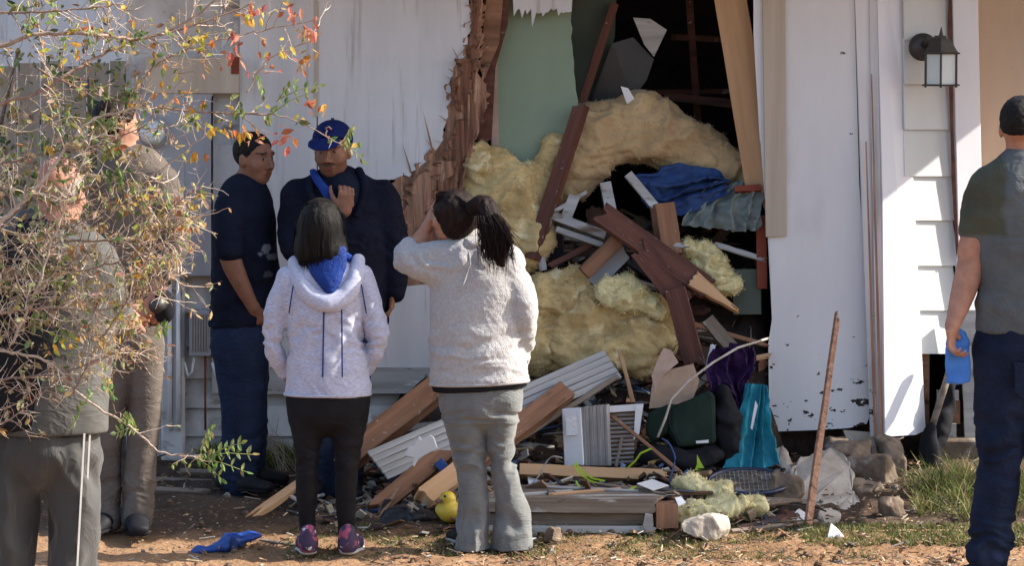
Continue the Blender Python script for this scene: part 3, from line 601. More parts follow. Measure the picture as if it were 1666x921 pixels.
for i in range(150):
    x = r7.uniform(-.7, 1.25); y = r7.uniform(-1.35, .5); c = Vector((x, y, heap_z(x, y)+r7.uniform(.01, .05))); i0 = len(mb.v); u_ = Vector((r7.gauss(0, 1), r7.gauss(0, 1), r7.gauss(0, .8))).normalized(); w2 = u_.cross(Vector((r7.gauss(0, 1), -1, r7.gauss(0, 1)))).normalized(); s1 = r7.uniform(.01, .05); cl_ = r7.choice(((.55, .55, .56), (.42, .36, .30), (.30, .30, .32), (.50, .40, .22), (.10, .16, .30), (.36, .18, .12)))
    for q in range(7): an = q/7*6.283; rr_ = s1*r7.uniform(.5, 1.1); mb.v.append(c+u_*math.cos(an)*rr_+w2*math.sin(an)*rr_*.7+Vector((r7.gauss(0, .004), r7.gauss(0, .004), r7.gauss(0, .004)))); mb.c.append(cl_)
    mb.f.append([i0+q for q in range(7)])
tag(mb.build('wires_and_scraps', 'chips'), 'tangle of thin wires, torn paper and plaster scraps spread over the rubble heap', 'debris', kind='stuff')
# --- insulation
blob('insulation_batt', 'large arched tan insulation batt draped across the top of the debris in the hole', 'insulation',
     [(962, 215, .28, 52, .13, 42, 10), (1000, 215, .28, 70, .14, 48, 0), (1050, 215, .28, 75, .15, 50), (1105, 235, .3, 70, .14, 46, 20), (1150, 258, .3, 60, .12, 36, 25), (1195, 280, .3, 48, .10, 24, 30), (935, 265, .25, 60, .12, 48, -35), (1045, 168, .3, 26, .08, 16, 0), (890, 300, .24, 50, .1, 44, -30)],
     'brown_insulation', h=.0075, k=.05, amp=.020, fr=6, seed=2, ridge=.020, fine=.0025, fuzz=3500)
blob('insulation_batt', 'pale tan insulation batt sagging below the green wall behind the woman in fleece', 'insulation',
     [(795, 290, .05, 40, .06, 52, 12), (830, 330, .04, 52, .07, 60, 20), (850, 385, .03, 50, .07, 55, 10), (880, 300, .1, 36, .06, 38, -30), (775, 265, .03, 18, .04, 30, 8), (905, 245, .12, 30, .05, 24, -30)],
     'insulation', h=.0075, k=.04, amp=.020, fr=7, seed=5, ridge=.020, fine=.0025, fuzz=3500)
blob('insulation_batt', 'folded mustard insulation batt just right of the woman in fleece, above the fallen siding', 'insulation',
     [(890, 490, -.05, 60, .09, 44, -15), (930, 470, -.05, 42, .08, 36, -20), (880, 560, -.1, 50, .09, 44, 0), (850, 530, -.1, 30, .07, 60, 0)],
     'insulation', h=.0075, k=.03, amp=.020, fr=8, seed=8, ridge=.020, fine=.0025, fuzz=3500)
blob('insulation_batt', 'crumpled mustard insulation batt in the middle of the heap under the crossed brown boards', 'insulation',
     [(970, 515, -.08, 62, .10, 44, -30), (930, 575, -.12, 50, .09, 40, 0), (1035, 555, -.1, 62, .11, 48, 0), (1070, 515, -.06, 40, .08, 34, 20), (990, 570, -.12, 50, .1, 36, 0), (1040, 590, -.12, 34, .08, 20, 0)],
     'insulation', h=.0075, k=.025, amp=.020, fr=9, seed=11, ridge=.020, fine=.0025, fuzz=3500)
blob('insulation_tuft', 'pale yellow insulation tuft lying on top of the mustard batt left of the crossed boards', 'insulation',
     [(1025, 480, -.16, 34, .07, 26, 0), (1000, 472, -.16, 28, .06, 20, -30), (1048, 500, -.16, 28, .06, 18, 15)], 'yellow_insulation', h=.0075, k=.03, amp=.020, fr=12, seed=14, ridge=.020, fine=.0025, fuzz=3500)
blob('insulation_tuft', 'bright yellow insulation tuft upper right of the crossed boards', 'insulation',
     [(1130, 412, .02, 26, .06, 20, 0), (1155, 435, .02, 34, .06, 24, 25), (1178, 458, .03, 24, .05, 18, 30)], 'yellow_insulation', h=.0075, k=.03, amp=.020, fr=11, seed=17, ridge=.020, fine=.0025, fuzz=3500)
blob('insulation_roll', 'long pale yellow insulation strip on the ground right of the laid wall section', 'insulation',
     [(1130, 836, -1.3, 40, .05, 17, 0), (1175, 828, -1.27, 44, .05, 14, -4), (1215, 822, -1.24, 28, .05, 13, -5), (1150, 800, -1.05, 44, .06, 16, 5), (1125, 792, -1.0, 22, .05, 12, 0)], 'yellow_insulation', h=.0075, k=.02, amp=.020, fr=16, seed=19, ridge=.020, fine=.0025, fuzz=3500)

# --- timber
board('broken_beam', 'long light raw timber beam leaning at the right edge of the hole', 'beam', (1178, -70, .16), (1243, 330, .06), 52, .05, 'raw_lumber', j1=.1, seed=3, face=(-.1, -1, 0))
board('broken_stud', 'dark brown stud slanting from the green wall down behind the woman in fleece', 'stud', (944, 178, .06), (866, 422, -.04), 21, .06, 'dark_lumber', face=(-.5, -1, .1), j0=.03, seed=4)
board('broken_stud', 'narrow dark stud end standing behind the top of the arched insulation batt', 'stud', (1000, 5, .45), (935, 200, .3), 14, .03, 'dark_lumber', seed=5, face=(0, -1, 0))
board('broken_board', 'wide dark red-brown board lying diagonally across the heap with a raw split end', 'board', (985, 352, -.15), (1150, 470, -.22), 38, .04, 'dark_lumber', j0=.05, j1=.02, seed=6, face=(.3, -1, .3))
board('split_board_end', 'orange raw split tip of timber pointing right below the yellow tuft', 'board', (1128, 455, -.235), (1190, 500, -.25), 30, .03, 'raw_lumber', j0=.02, j1=.05, seed=7, taper=.25, face=(.2, -1, .5))
board('broken_board', 'short dark board propped left below the white frame pieces', 'board', (1018, 378, -.1), (950, 445, -.16), 24, .04, 'brown_lumber', seed=8, face=(.4, -1, .3))
board('broken_board', 'long maroon board sloping down to the cardboard sheet in the middle of the heap', 'board', (1048, 412, -.2), (1112, 495, -.24), 38, .035, 'dark_lumber', j0=.07, seed=9, face=(-.2, -1, .35))
board('broken_board', 'lower maroon board standing upright beside the torn cardboard', 'board', (1098, 470, -.27), (1130, 590, -.31), 34, .03, 'dark_lumber', seed=10, j1=.03, face=(-.3, -1, .2))
board('post_stub', 'upright brown square post stub with a blue smear above the crossed boards', 'post', (1077, 332, -.02), (1090, 415, -.06), 34, .09, 'brown_lumber', seed=12, face=(.3, -1, .05))
board('broken_board', 'thin brown board standing against the inside of the hole edge by the peeling panel', 'board', (1238, 350, .04), (1240, 470, .02), 16, .03, 'red_brown', seed=13, face=(0, -1, 0))
board('wood_strip', 'short red-brown strip on the grey-green cloth at the right of the hole', 'strip', (1195, 308, .02), (1238, 306, .02), 10, .03, 'red_brown', seed=14)
board('fallen_beam', 'thick brown beam sloping down left behind the legs of the woman in the heather jacket', 'beam', (712, 632, -.45), (560, 752, -.9), 40, .09, 'brown_lumber', j0=.03, seed=15, face=(0, -1, .6))
board('fallen_beam', 'long brown beam sloping from the siding bundle down behind the woman in fleece', 'beam', (918, 640, -.5), (760, 760, -.95), 34, .08, 'brown_lumber', j0=.02, seed=16, face=(0, -1, .5))
board('fallen_beam', 'charred-ended brown beam resting on the ground left of the black plastic sheet', 'beam', (735, 728, -.8), (612, 832, -1.15), 32, .07, 'brown_lumber', j1=.04, seed=17, face=(0, -1, .5))
board('fallen_beam', 'light brown timber offcut right behind the yellow duck toy', 'beam', (745, 770, -1.0), (690, 812, -1.2), 34, .07, 'raw_lumber', j1=.03, seed=18, face=(.2, -1, .7))
board('block', 'squared timber block standing just left of the woman in fleece at hip height', 'block', (716, 690, -.6), (722, 735, -.62), 44, .12, 'brown_lumber', seed=19, face=(-.2, -1, .4))
board('low_plank', 'pale split plank end poking out at ground level left of the black leggings', 'plank', (515, 768, -.75), (425, 832, -1.1), 16, .03, 'raw_lumber', j0=.02, j1=.12, seed=20, face=(0, -.6, 1))
board('wood_pole', 'long yellowish wooden pole lying level in front of the white vent unit', 'pole', (845, 766, -.85), (1080, 776, -.85), 19, .05, 'raw_lumber', j1=.03, seed=22, face=(0, -1, .5))
board('thin_stake', 'thin reddish stake leaning against the peeling white panel', 'stake', (1360, 532, -.45), (1314, 858, -1.35), 9, .02, 'torn_wood', j0=.10, seed=23, face=(.4, -1, 0), taper=1.35)
board('thin_stick', 'thin brown stick crossing in front of the white vent unit', 'stick', (1000, 680, -.62), (1108, 770, -.85), 6, .012, 'brown_lumber', seed=24, j0=.05)
board('thin_stick', 'thin stick standing up in front of the mustard insulation', 'stick', (1012, 585, -.3), (1030, 655, -.34), 7, .012, 'raw_lumber', seed=25, j0=.05)
board('thin_stick', 'short grey stick leaning in the opening of the vent unit', 'stick', (1012, 712, -.6), (1002, 760, -.65), 5, .012, 'grey_timber', seed=26)
board('wood_offcut', 'thin pale slat lying on the dirt below the concrete chunk', 'slat', (1250, 886, -1.66), (1455, 876, -1.56), 7, .012, 'raw_lumber', seed=27, j0=.1, j1=.05, face=(0, -.3, 1))
board('wood_offcut', 'long thin pale slat lying on the dirt before the man in the grey shirt', 'slat', (1400, 866, -1.46), (1600, 864, -1.44), 5, .012, 'raw_lumber', seed=28, j0=.1, face=(0, -.3, 1))
board('wood_offcut', 'white slat tilted on the dirt below the leaning stake', 'slat', (1395, 880, -1.58), (1465, 868, -1.45), 7, .01, 'light_siding', seed=29, face=(0, -.3, 1), taper=.4)
board('shutter_slat', 'narrow white slat standing up in the dark left of the middle of the hole', 'slat', (876, 388, .0), (884, 440, -.03), 12, .01, 'light_siding', seed=30)
board('white_stick', 'small bright white strip standing beside the purple cloth', 'strip', (1160, 562, -.3), (1150, 605, -.3), 9, .01, 'white_plastic', seed=31, j0=.01)
# dark wedge boards at the top of the hole and the pale hanging panel
plate('hanging_panel', 'pale grey panel fragment hanging in the dark at the top of the hole', 'panel', [(1030, 28, .35), (1058, 30, .35), (1085, 48, .35), (1064, 92, .36), (1048, 72, .36)], .012, 'light_siding')
plate('dark_sheet', 'dark sheet hanging below the pale panel above the arched insulation', 'sheet', [(996, 70, .42), (1030, 60, .42), (1064, 96, .42), (1052, 130, .42), (1030, 160, .42), (960, 165, .45)], .012, 'black_plastic')  # evenly near-black sheet inside the hole
plate('ceiling_board', 'faint dark rafter board crossing the blackness of the hole', 'board', [(1080, 150, .8), (1230, 165, .8), (1230, 180, .8), (1080, 162, .8)], .03, 'dark_lumber')
plate('paper_scrap', 'small white scrap standing on the crest of the arched insulation batt', 'scrap', [(1010, 140, .22), (1022, 143, .22), (1032, 160, .22), (1020, 170, .22)], .004, 'white_plastic')

# --- white metal frame (bed / chair frame) in the heap
fr = thing('metal_frame', 'white metal rack frame lying tilted under the arched insulation batt', 'rack', P(950, 350, 0))
def bar(a, b, wd, m='light_siding', parent=None, t=.02):
    A, B = P(*a), P(*b); d = (B-A).normalized(); z = Vector((.1, -1, .3)); z = (z-d*z.dot(d)).normalized(); y = z.cross(d)*(wd/S(a[2])/2)
    return MB().poly([A-y, B-y, B+y, A+y], t, z)
for nm, bars in (('rail', [((900, 350, -.02), (985, 382, -.05), 14), ((905, 372, -.03), (980, 398, -.05), 9)]), ('upright', [((935, 318, -.01), (922, 352, -.02), 18), ((985, 296, .0), (995, 345, -.03), 18)]), ('brace', [((955, 312, .0), (900, 345, -.02), 6), ((1022, 282, -.01), (1066, 335, -.04), 14)])):
    for b in bars: bar(*b).build(nm, 'light_siding', fr)
plate('corrugated_scrap', 'flat grey panel scrap lying across the dark gap left of the crossed boards', 'scrap', [(955, 455, -.1), (1010, 400, -.06), (1024, 420, -.08), (975, 470, -.12)], .01, 'grey_metal')

# --- textiles
drape('blue_blanket', 'rumpled blue blanket tucked under the right end of the arched insulation batt', 'blanket', [(1030, 290, .1), (1078, 272, .13), (1130, 268, .14), (1180, 285, .12)], [(1052, 340, .0), (1100, 350, -.02), (1140, 338, -.02), (1182, 312, .02)], 'blue_cloth', 4, .035, 7, crs=.014)
drape('grey_green_cloth', 'grey-green crumpled cloth hanging at the right side of the hole', 'cloth', [(1168, 298, .08), (1135, 318, .03), (1116, 345, -.02), (1108, 368, -.04)], [(1240, 292, .08), (1242, 318, .04), (1240, 350, .0), (1238, 378, -.03)], 'denim_grey_green', 5, .035, 9, crs=.014)
drape('purple_cloth', 'deep purple garment heaped beside the green bag', 'garment', [(1162, 568, -.40), (1150, 600, -.44), (1158, 640, -.48), (1176, 700, -.50)], [(1226, 560, -.30), (1232, 590, -.34), (1216, 640, -.40), (1212, 700, -.44)], 'purple_cloth', 4, .04, 11, crs=.016)
drape('turquoise_garment', 'turquoise garment hanging in folds beside the peeling white panel', 'garment', [(1214, 626, -.42), (1204, 660, -.48), (1200, 700, -.55), (1180, 762, -.66)], [(1244, 628, -.40), (1252, 665, -.45), (1256, 710, -.5), (1272, 762, -.56)], 'turquoise_cloth', 4, .03, 5)
plate('white_streak_scrap', 'thin white plastic sliver caught on the turquoise garment', 'scrap', [(1229, 652, -0.620), (1233, 660, -0.620), (1224, 700, -0.620), (1221, 697, -0.620)], .003, 'white_plastic')
bag = thing('travel_bag', 'dark green and black travel bag wedged in the heap below the torn cardboard', 'bag', P(1130, 745, -0.520))
def pad(nm, pts, t, m, seed, amp=.006):
    o = MB().poly([P(*p) for p in pts], t).build(nm, m, bag); b = o.modifiers.new('b', 'BEVEL'); b.width = .02; b.segments = 2
    return o
pad('bag_body', [(1052, 672, -.60), (1092, 655, -.62), (1088, 704, -.64), (1060, 722, -.62), (1048, 705, -.60)], .2, 'green_canvas', 1)
pad('bag_flap', [(1088, 668, -.63), (1152, 634, -.62), (1164, 642, -.62), (1166, 722, -.65), (1104, 728, -.68), (1090, 705, -.66)], .22, 'green_canvas', 2)
blob('bag_side', None, None, [(1176, 690, -.52, 26, .1, 64, 0), (1190, 720, -.52, 22, .1, 42, 0)], 'black_cloth', k=.03, amp=.015, fr=9, seed=41, ridge=.02, parent=bag)
MB().tube([P(1089, 668, -.645), P(1088, 690, -.67), P(1104, 727, -.70)], .005, 6).build('bag_piping', 'black_cloth', bag, True)
blob('bag_pocket', None, None, [(1075, 742, -0.640, 44, .08, 18, 0), (1110, 752, -0.660, 46, .08, 16, 4), (1150, 742, -0.620, 30, .08, 18, 0)], 'black_cloth', k=.02, amp=.008, fr=12, seed=42, ridge=.006, parent=bag)
mb = MB(); mb.tube([P(1040+4*math.cos(t)*1, 735-22*math.sin(t), -.44) + Vector((.03*math.cos(t), 0, 0)) for t in np.linspace(.2, 3.6, 14)], .006, 6); mb.build('bag_handle', 'black_cloth', bag, True)
plate('bag_tag', None, None, [(1132, 718, -0.710), (1153, 716, -0.710), (1153, 721, -0.710), (1133, 722, -0.710)], .003, 'white_plastic', parent=bag)
def strap(name, label, pts, wd, m='neon_strap', cat='strap', parent=None):
    V = [P(*p) for p in pts]; mbx = MB(); out = []
    for i in range(len(V)-1):
        a, b = V[i], V[i+1]; d = (b-a).normalized(); s_ = d.cross(Vector((0, 1, 0))).normalized()*wd/S(pts[0][2])/2; mbx.poly([a-s_, b-s_, b+s_, a+s_], .002)
    o = mbx.build(name, m, parent); 
    if label: tag(o, label, cat)
    return o
for k_, (nm_, pp_) in enumerate((('neon yellow-green strap curling over the wooden pole, topmost strand', [(936, 752), (948, 768), (964, 779), (984, 783)]), ('neon yellow-green strap curling over the wooden pole, middle strand', [(934, 756), (944, 772), (960, 783), (978, 788)]), ('neon strap hanging steeply below the wooden pole over the wall section', [(937, 783), (944, 795), (957, 804), (971, 809)]), ('neon strap hanging below the pole, nearest its lower strand', [(944, 781), (954, 793), (966, 802), (973, 807)]), ('neon strap lying right of the steep pair on the wall section', [(1036, 792), (1022, 798), (1012, 806)]), ('short neon strap in front of the green bag, left of the black pocket', [(1020, 763), (1034, 750), (1042, 738), (1060, 730)]))):
    yy_ = (-.93, -.93, -1.0, -1.0, -1.15, -.86)[k_]; strap('neon_strap', nm_, [(*q_, yy_-.02*i_) for i_, q_ in enumerate(pp_)], 3)
plate('neon_tag', 'bright neon green triangular tag at the foot of the black bag side', 'tag', [(1134, 740, -0.740), (1140, 752, -0.740), (1148, 766, -0.740), (1130, 766, -0.740), (1134, 756, -0.740)], .004, 'neon_strap')
# --- cardboard
plate('torn_cardboard', 'torn brown cardboard sheet propped above the green bag', 'cardboard', [(1056, 665, -0.520), (1062, 618, -0.500), (1075, 605, -0.490), (1128, 592, -0.480), (1138, 620, -0.490), (1128, 648, -0.510), (1090, 662, -0.520)], .01, 'cardboard')
plate('pink_torn_board', 'pinkish torn board fragment standing above the brown cardboard', 'board', [(1060, 612, -0.505), (1072, 580, -0.500), (1080, 566, -0.495), (1092, 570, -0.495), (1104, 590, -0.495), (1080, 610, -0.505), (1066, 640, -0.510)], .008, 'pink_board')
# --- fallen siding bundle: ribbed clapboards sloping down left
sb = thing('fallen_siding', 'ribbed white clapboard panel sloping down left through the debris from the mustard insulation', 'siding panel', P(880, 660, -.4))
def strip_(a, b, wpx, m, t=.012, face=(.2, -1, .7)):
    return board('clapboard', None, None, a, b, wpx, t, m, face=face, parent=sb, seed=int(a[0]+a[1]))
for k in range(5):
    strip_((985+k*6, 575+k*9, -.3-.012*k), (600+k*7, 752+k*9-12, -.98-.012*k), 11, 'light_siding')
strip_((1005, 612, -.38), (850, 712, -.66), 9, 'grey_timber')
plate('drywall_shard', 'white shard lying flat under the wooden pole by the woman in fleece', 'shard', [(858, 775, -0.850), (900, 790, -0.900), (935, 794, -0.900), (880, 800, -0.950), (862, 795, -0.950)], .01, 'white_plastic', nrm=(0, -1, 1))
# --- vent unit
vu = thing('vent_unit', 'white louvred window air unit lying on its side in the middle of the debris', 'air unit', P(980, 760, -.62))
plate('side_casing', None, None, [(914, 666, -0.640), (945, 664, -0.660), (950, 758, -0.670), (918, 760, -0.650)], .05, 'white_plastic', parent=vu, bevel=.004)
plate('label_sticker', None, None, [(920, 676, -0.664), (938, 675, -0.666), (940, 708, -0.668), (921, 709, -0.666)], .002, 'label_paper', parent=vu)
mb = MB()
for k in range(7): mb.poly([P(946+k*6, 663-k*.6, -.652-.006*(k % 2)), P(950.5+k*6, 662.5-k*.6, -.66), P(954+k*6, 758, -.662), P(949.5+k*6, 758, -.655)], .03)
mb.build('ribbed_grille', 'grey_ribbed', vu)
mb = MB(); mb.poly([P(984, 662, -0.620), P(1046, 658, -0.620), P(1044, 668, -0.620), P(984, 672, -0.620)], .03); mb.poly([P(1034, 660, -0.624), P(1047, 658, -0.624), P(1040, 706, -0.624), P(1031, 716, -0.624)], .03); mb.poly([P(984, 672, -0.620), P(991, 672, -0.620), P(994, 758, -0.620), P(988, 758, -0.620)], .03)
mb.build('white_frame', 'white_plastic', vu)
mb = MB()
for k in range(12): mb.poly([P(992, 674+k*7, -.59), P(1032, 672+k*7, -.59), P(1032, 675+k*7, -.60), P(992, 677+k*7, -.60)], .006)
mb.build('louvre', 'grey_ribbed', vu)
plate('inner_board', None, None, [(990, 672, -0.570), (1036, 668, -0.570), (1036, 758, -0.570), (990, 758, -0.570)], .01, 'brown_lumber', parent=vu)
# --- cable
mb = MB(); cab = [(1252, 550, -.15), (1200, 566, -.55), (1160, 590, -.66), (1120, 620, -.72), (1092, 650, -.76), (1083, 680, -.78), (1070, 712, -.80)]
mb.tube([P(*c) for c in cab], .006, 6); tag(mb.build('cable', 'wire', None, True), 'thin pale cable curving from the peeling panel down to the green bag', 'cable')
mb = MB(); mb.tube([P(1395, 722, -.2), P(1420, 728, -.25), P(1455, 718, -.25), P(1470, 712, -.2)], .004, 5); tag(mb.build('cable', 'wire', None, True), 'short loose cable sagging below the bent corner board', 'cable')
# --- racket
rk = thing('tennis_racket', 'dark blue tennis racket lying flat on the debris under the turquoise garment', 'racket', P(1200, 790, -.9))
rc = P(1218, 784, -.87); ra = 66/S(-.87); tilt = R(16)
def rpt(u, v): return rc + Vector((u, v*math.cos(tilt), v*math.sin(tilt)*1.0))
ring = [rpt(ra*math.cos(t), ra*.78*math.sin(t)) for t in np.linspace(0, 2*math.pi, 41)]
MB().tube(ring, .012, 8, caps=False).build('head_frame', 'racket_blue', rk, True)
mb = MB()
for k in range(-8, 9):
    u = k/9; hh = math.sqrt(1-u*u); mb.tube([rpt(ra*u, -ra*.78*hh), rpt(ra*u, ra*.78*hh)], .0011, 4); mb.tube([rpt(-ra*hh, ra*.78*u), rpt(ra*hh, ra*.78*u)], .0011, 4)
mb.build('string_bed', 'wire', rk)
MB().tube([rpt(-ra*1.0, -.03), rpt(-ra*1.2, 0), rpt(-ra*1.5, 0), rpt(-ra*1.9, .0)], [.010, .013, .013, .013], 8).build('shaft', 'racket_blue', rk, True)
MB().tube([rpt(-ra*1.5, 0), rpt(-ra*2.25, 0)], [.017, .019], 8).build('grip', 'black_cloth', rk, True)
# --- laid wall section at the bottom
ws = thing('laid_wall_section', 'weathered layered clapboard wall section lying on the ground behind the woman in fleece', 'wall section', P(940, 870, -1.4))
def lay(a, b, wpx, t, m, nm, face=(0, -1, .12), s=1, j1=.02): return board(nm, None, None, a, b, wpx, t, m, face=face, parent=ws, seed=s, j1=j1)
lay((790, 822, -1.44), (1064, 824, -1.44), 24, .04, 'grey_timber', 'clapboard', s=2)
lay((790, 846, -1.40), (1058, 846, -1.40), 22, .03, 'grey_timber', 'clapboard', s=3)
lay((790, 861, -1.45), (1062, 862, -1.45), 12, .03, 'light_siding', 'clapboard', s=4)
lay((795, 872, -1.42), (1058, 873, -1.42), 9, .03, 'grey_timber', 'clapboard', s=5)
plate('top_sheet', None, None, [(790, 812, -1.46), (1064, 814, -1.46), (1092, 800, -1.1), (1060, 790, -.96), (860, 790, -.96), (790, 795, -1.05)], .014, 'grey_timber', nrm=(0, -.2, 1), parent=ws)
plate('broken_edge', None, None, [(1050, 836, -1.48), (1062, 838, -1.48), (1064, 872, -1.48), (1052, 868, -1.48), (1046, 856, -1.48)], .02, 'light_siding', parent=ws)
board('end_block', None, None, (1082, 818, -1.4), (1083, 858, -1.4), 36, .12, 'brown_lumber', face=(.1, -1, .1), parent=ws, seed=6)
board('end_block', None, None, (1085, 859, -1.38), (1085, 876, -1.38), 30, .1, 'dark_lumber', face=(.1, -1, .1), parent=ws, seed=7)
for k_, (a_, b_, w_, m_) in enumerate((((860, 792, -1.0), (1030, 800, -1.2), 9, 'light_siding'), ((900, 805, -1.3), (1010, 796, -1.1), 6, 'raw_lumber'), ((960, 786, -.95), (1075, 804, -1.25), 8, 'grey_timber'), ((845, 806, -1.35), (925, 800, -1.2), 7, 'light_siding'))):
    board('loose_cladding', None, None, a_, b_, w_, .012, m_, face=(0, -.3, 1), parent=ws, seed=200+k_, j0=.03, j1=.03)
plate('white_card', 'white card lying on top of the laid wall section', 'card', [(1036, 787, -1.15), (1062, 780, -1.0), (1088, 790, -1.1), (1062, 798, -1.25)], .003, 'white_plastic', nrm=(0, -.4, 1))
plate('paper_scrap', 'white torn paper at the right corner of the laid wall section', 'paper', [(1098, 810, -1.42), (1108, 808, -1.4), (1116, 818, -1.42), (1104, 824, -1.46)], .003, 'white_plastic', nrm=(0, -.6, 1))
plate('plastic_fragment', 'white notched plastic piece tilted on the beams left of the woman in fleece', 'plastic piece', [(658, 742, -1.05), (664, 728, -1.05), (672, 726, -1.05), (682, 710, -1.05), (686, 716, -1.05), (700, 708, -1.05), (706, 712, -1.05), (712, 730, -1.05), (690, 742, -1.05), (680, 748, -1.05), (674, 760, -1.05), (670, 758, -1.05), (673, 746, -1.05)], .02, 'white_plastic', nrm=(-.3, -1, .3), bevel=.003)
# rocks
def rock(px, py, y, w_, h_, lab, seed, m='concrete', dz=.08, nm='rock', cat='rock', grp=None, items=None):
    pr = [hull(P(it[0], it[1], it[2]), (it[3]/S(it[2])*1.25, it[4]*1.1, it[5]/S(it[2])*1.25), 12, seed*7+q) for q, it in enumerate(items or [(px, py, y, w_, dz, h_)])]
    return tag(lump(nm, pr, m, .007, lambda V, N: .009*fbm(V*13, 4, seed)+.004*folds(V, (16, 16, 16), seed), (), None, None, 0), lab, cat, grp)
rock(1150, 860, -1.52, 34, 16, 'rounded pale grey rock below the yellow insulation strip', 51)
rock(898, 870, -1.6, 10, 12, 'small brown rock beside the right shoe of the woman in fleece', 52, m='dirty_concrete')
def ragged(pts, amp, seed, step=5):
    out = []; q = random.Random(seed)
    for i in range(len(pts)):
        a, b = pts[i], pts[(i+1) % len(pts)]; n = max(1, int(math.hypot(b[0]-a[0], b[1]-a[1])/step))
        for k in range(n): t = k/n; out.append((a[0]+(b[0]-a[0])*t+q.uniform(-amp, amp), a[1]+(b[1]-a[1])*t+q.uniform(-amp, amp), a[2]+(b[2]-a[2])*t))
    return out
plate('concrete_slab', 'large broken pale concrete slab leaning under the peeling white panel', 'concrete', ragged([(1284, 768, -.62), (1300, 745, -.55), (1326, 736, -.52), (1352, 728, -.50), (1378, 744, -.55), (1390, 768, -.62), (1386, 796, -.74), (1404, 820, -.88), (1394, 838, -.98), (1345, 842, -1.0), (1312, 832, -.96), (1292, 802, -.8)], 2.2, 4), .09, 'concrete', bevel=.006)
plate('concrete_slab', 'narrow pale concrete sliver between the racket and the large slab', 'concrete', ragged([(1262, 728, -.4), (1274, 722, -.38), (1292, 756, -.5), (1286, 786, -.66), (1300, 812, -.8), (1276, 800, -.75), (1266, 765, -.6)], 2, 5), .06, 'concrete', bevel=.005)
plate('concrete_slab', 'small whitish broken slab piece lying right of the leaning stake', 'concrete', ragged([(1330, 832, -1.2), (1352, 824, -1.15), (1370, 836, -1.2), (1362, 850, -1.28), (1338, 852, -1.3)], 2, 6), .05, 'concrete', bevel=.005)
rock(0, 0, 0, 0, 0, 'jagged concrete foundation piece below the bent corner board', 54, nm='concrete_chunk', cat='concrete', m='dirty_concrete', items=[(1392, 752, -.32, 30, .1, 34, -30), (1425, 782, -.42, 36, .1, 40, 0), (1455, 764, -.3, 22, .1, 40, 15), (1402, 800, -.6, 30, .1, 24, 0), (1368, 732, -.2, 26, .08, 18, 0)])
rock(1448, 826, -1.1, 20, 20, 'upright grey concrete lump at the left edge of the grass', 55, nm='concrete_chunk', cat='concrete', m='dirty_concrete')
rock(1278, 800, -.9, 26, 28, 'dull brown lump of rubble beside the narrow concrete sliver', 56, nm='concrete_chunk', cat='concrete', m='dirty_concrete')
plate('foundation_shard', 'tan plaster shard hanging beneath the peeling panel', 'shard', [(1372, 700, -.08), (1436, 705, -.08), (1430, 760, -.1), (1412, 752, -.1), (1398, 728, -.1), (1380, 722, -.1)], .03, 'beige_wood')
plate('foundation_shard', 'white upright shard below the bent corner board', 'shard', [(1438, 722, -.14), (1462, 712, -.12), (1458, 742, -.14), (1444, 748, -.14)], .02, 'light_siding')
plate('white_shard', 'small bright white triangular shard lying on the dirt beside the foot of the stake', 'shard', [(1346, 878, -1.6), (1352, 852, -1.56), (1364, 862, -1.56), (1378, 880, -1.6)], .012, 'white_plastic')
plate('blue_white_scrap', 'crumpled bluish white scrap between the rock and the stake', 'scrap', [(1268, 852, -1.3), (1300, 828, -1.1), (1316, 838, -1.15), (1306, 860, -1.35)], .012, 'label_paper', nrm=(0, -.6, 1))
board('low_board', 'dark flat board lying under the racket at the right of the heap', 'board', (1200, 816, -1.05), (1320, 822, -1.05), 18, .03, 'grey_timber', seed=61, face=(0, -.5, 1))
board('low_board', 'thin weathered board on the ground between the rock and the stake', 'board', (1190, 866, -1.48), (1330, 850, -1.3), 8, .02, 'grey_timber', seed=62, face=(0, -.5, 1))
# black plastic sheet + duck
blob('black_plastic_sheet', 'crumpled black plastic sheet on the ground left of the yellow duck toy', 'plastic sheet', [(665, 845, -1.25, 40, .10, 24, 0), (640, 856, -1.3, 24, .08, 12, 0), (690, 850, -1.25, 30, .08, 20, 0)], 'black_plastic', k=.03, amp=.015, fr=10, seed=63, ridge=.02)
dk = thing('toy_duck', 'yellow rubber duck toy on the ground beside the left leg of the woman in fleece', 'toy', P(732, 850, -1.35))
blob('duck_body', None, None, [(732, 833, -1.35, 20, .06, 18, 0), (716, 828, -1.35, 8, .03, 10, 30), (728, 812, -1.35, 14, .04, 13, 0)], 'yellow_plastic', h=.006, k=.012, amp=.001, fr=12, seed=64, parent=dk)
blob('duck_beak', None, None, [(714, 816, -1.38, 7, .015, 4, 0)], 'torn_wood', h=.004, k=.01, amp=0, parent=dk)
blob('duck_eye', None, None, [(724, 808, -1.39, 2.5, .008, 2.5, 0)], 'black_plastic', h=.003, k=.01, amp=0, parent=dk)
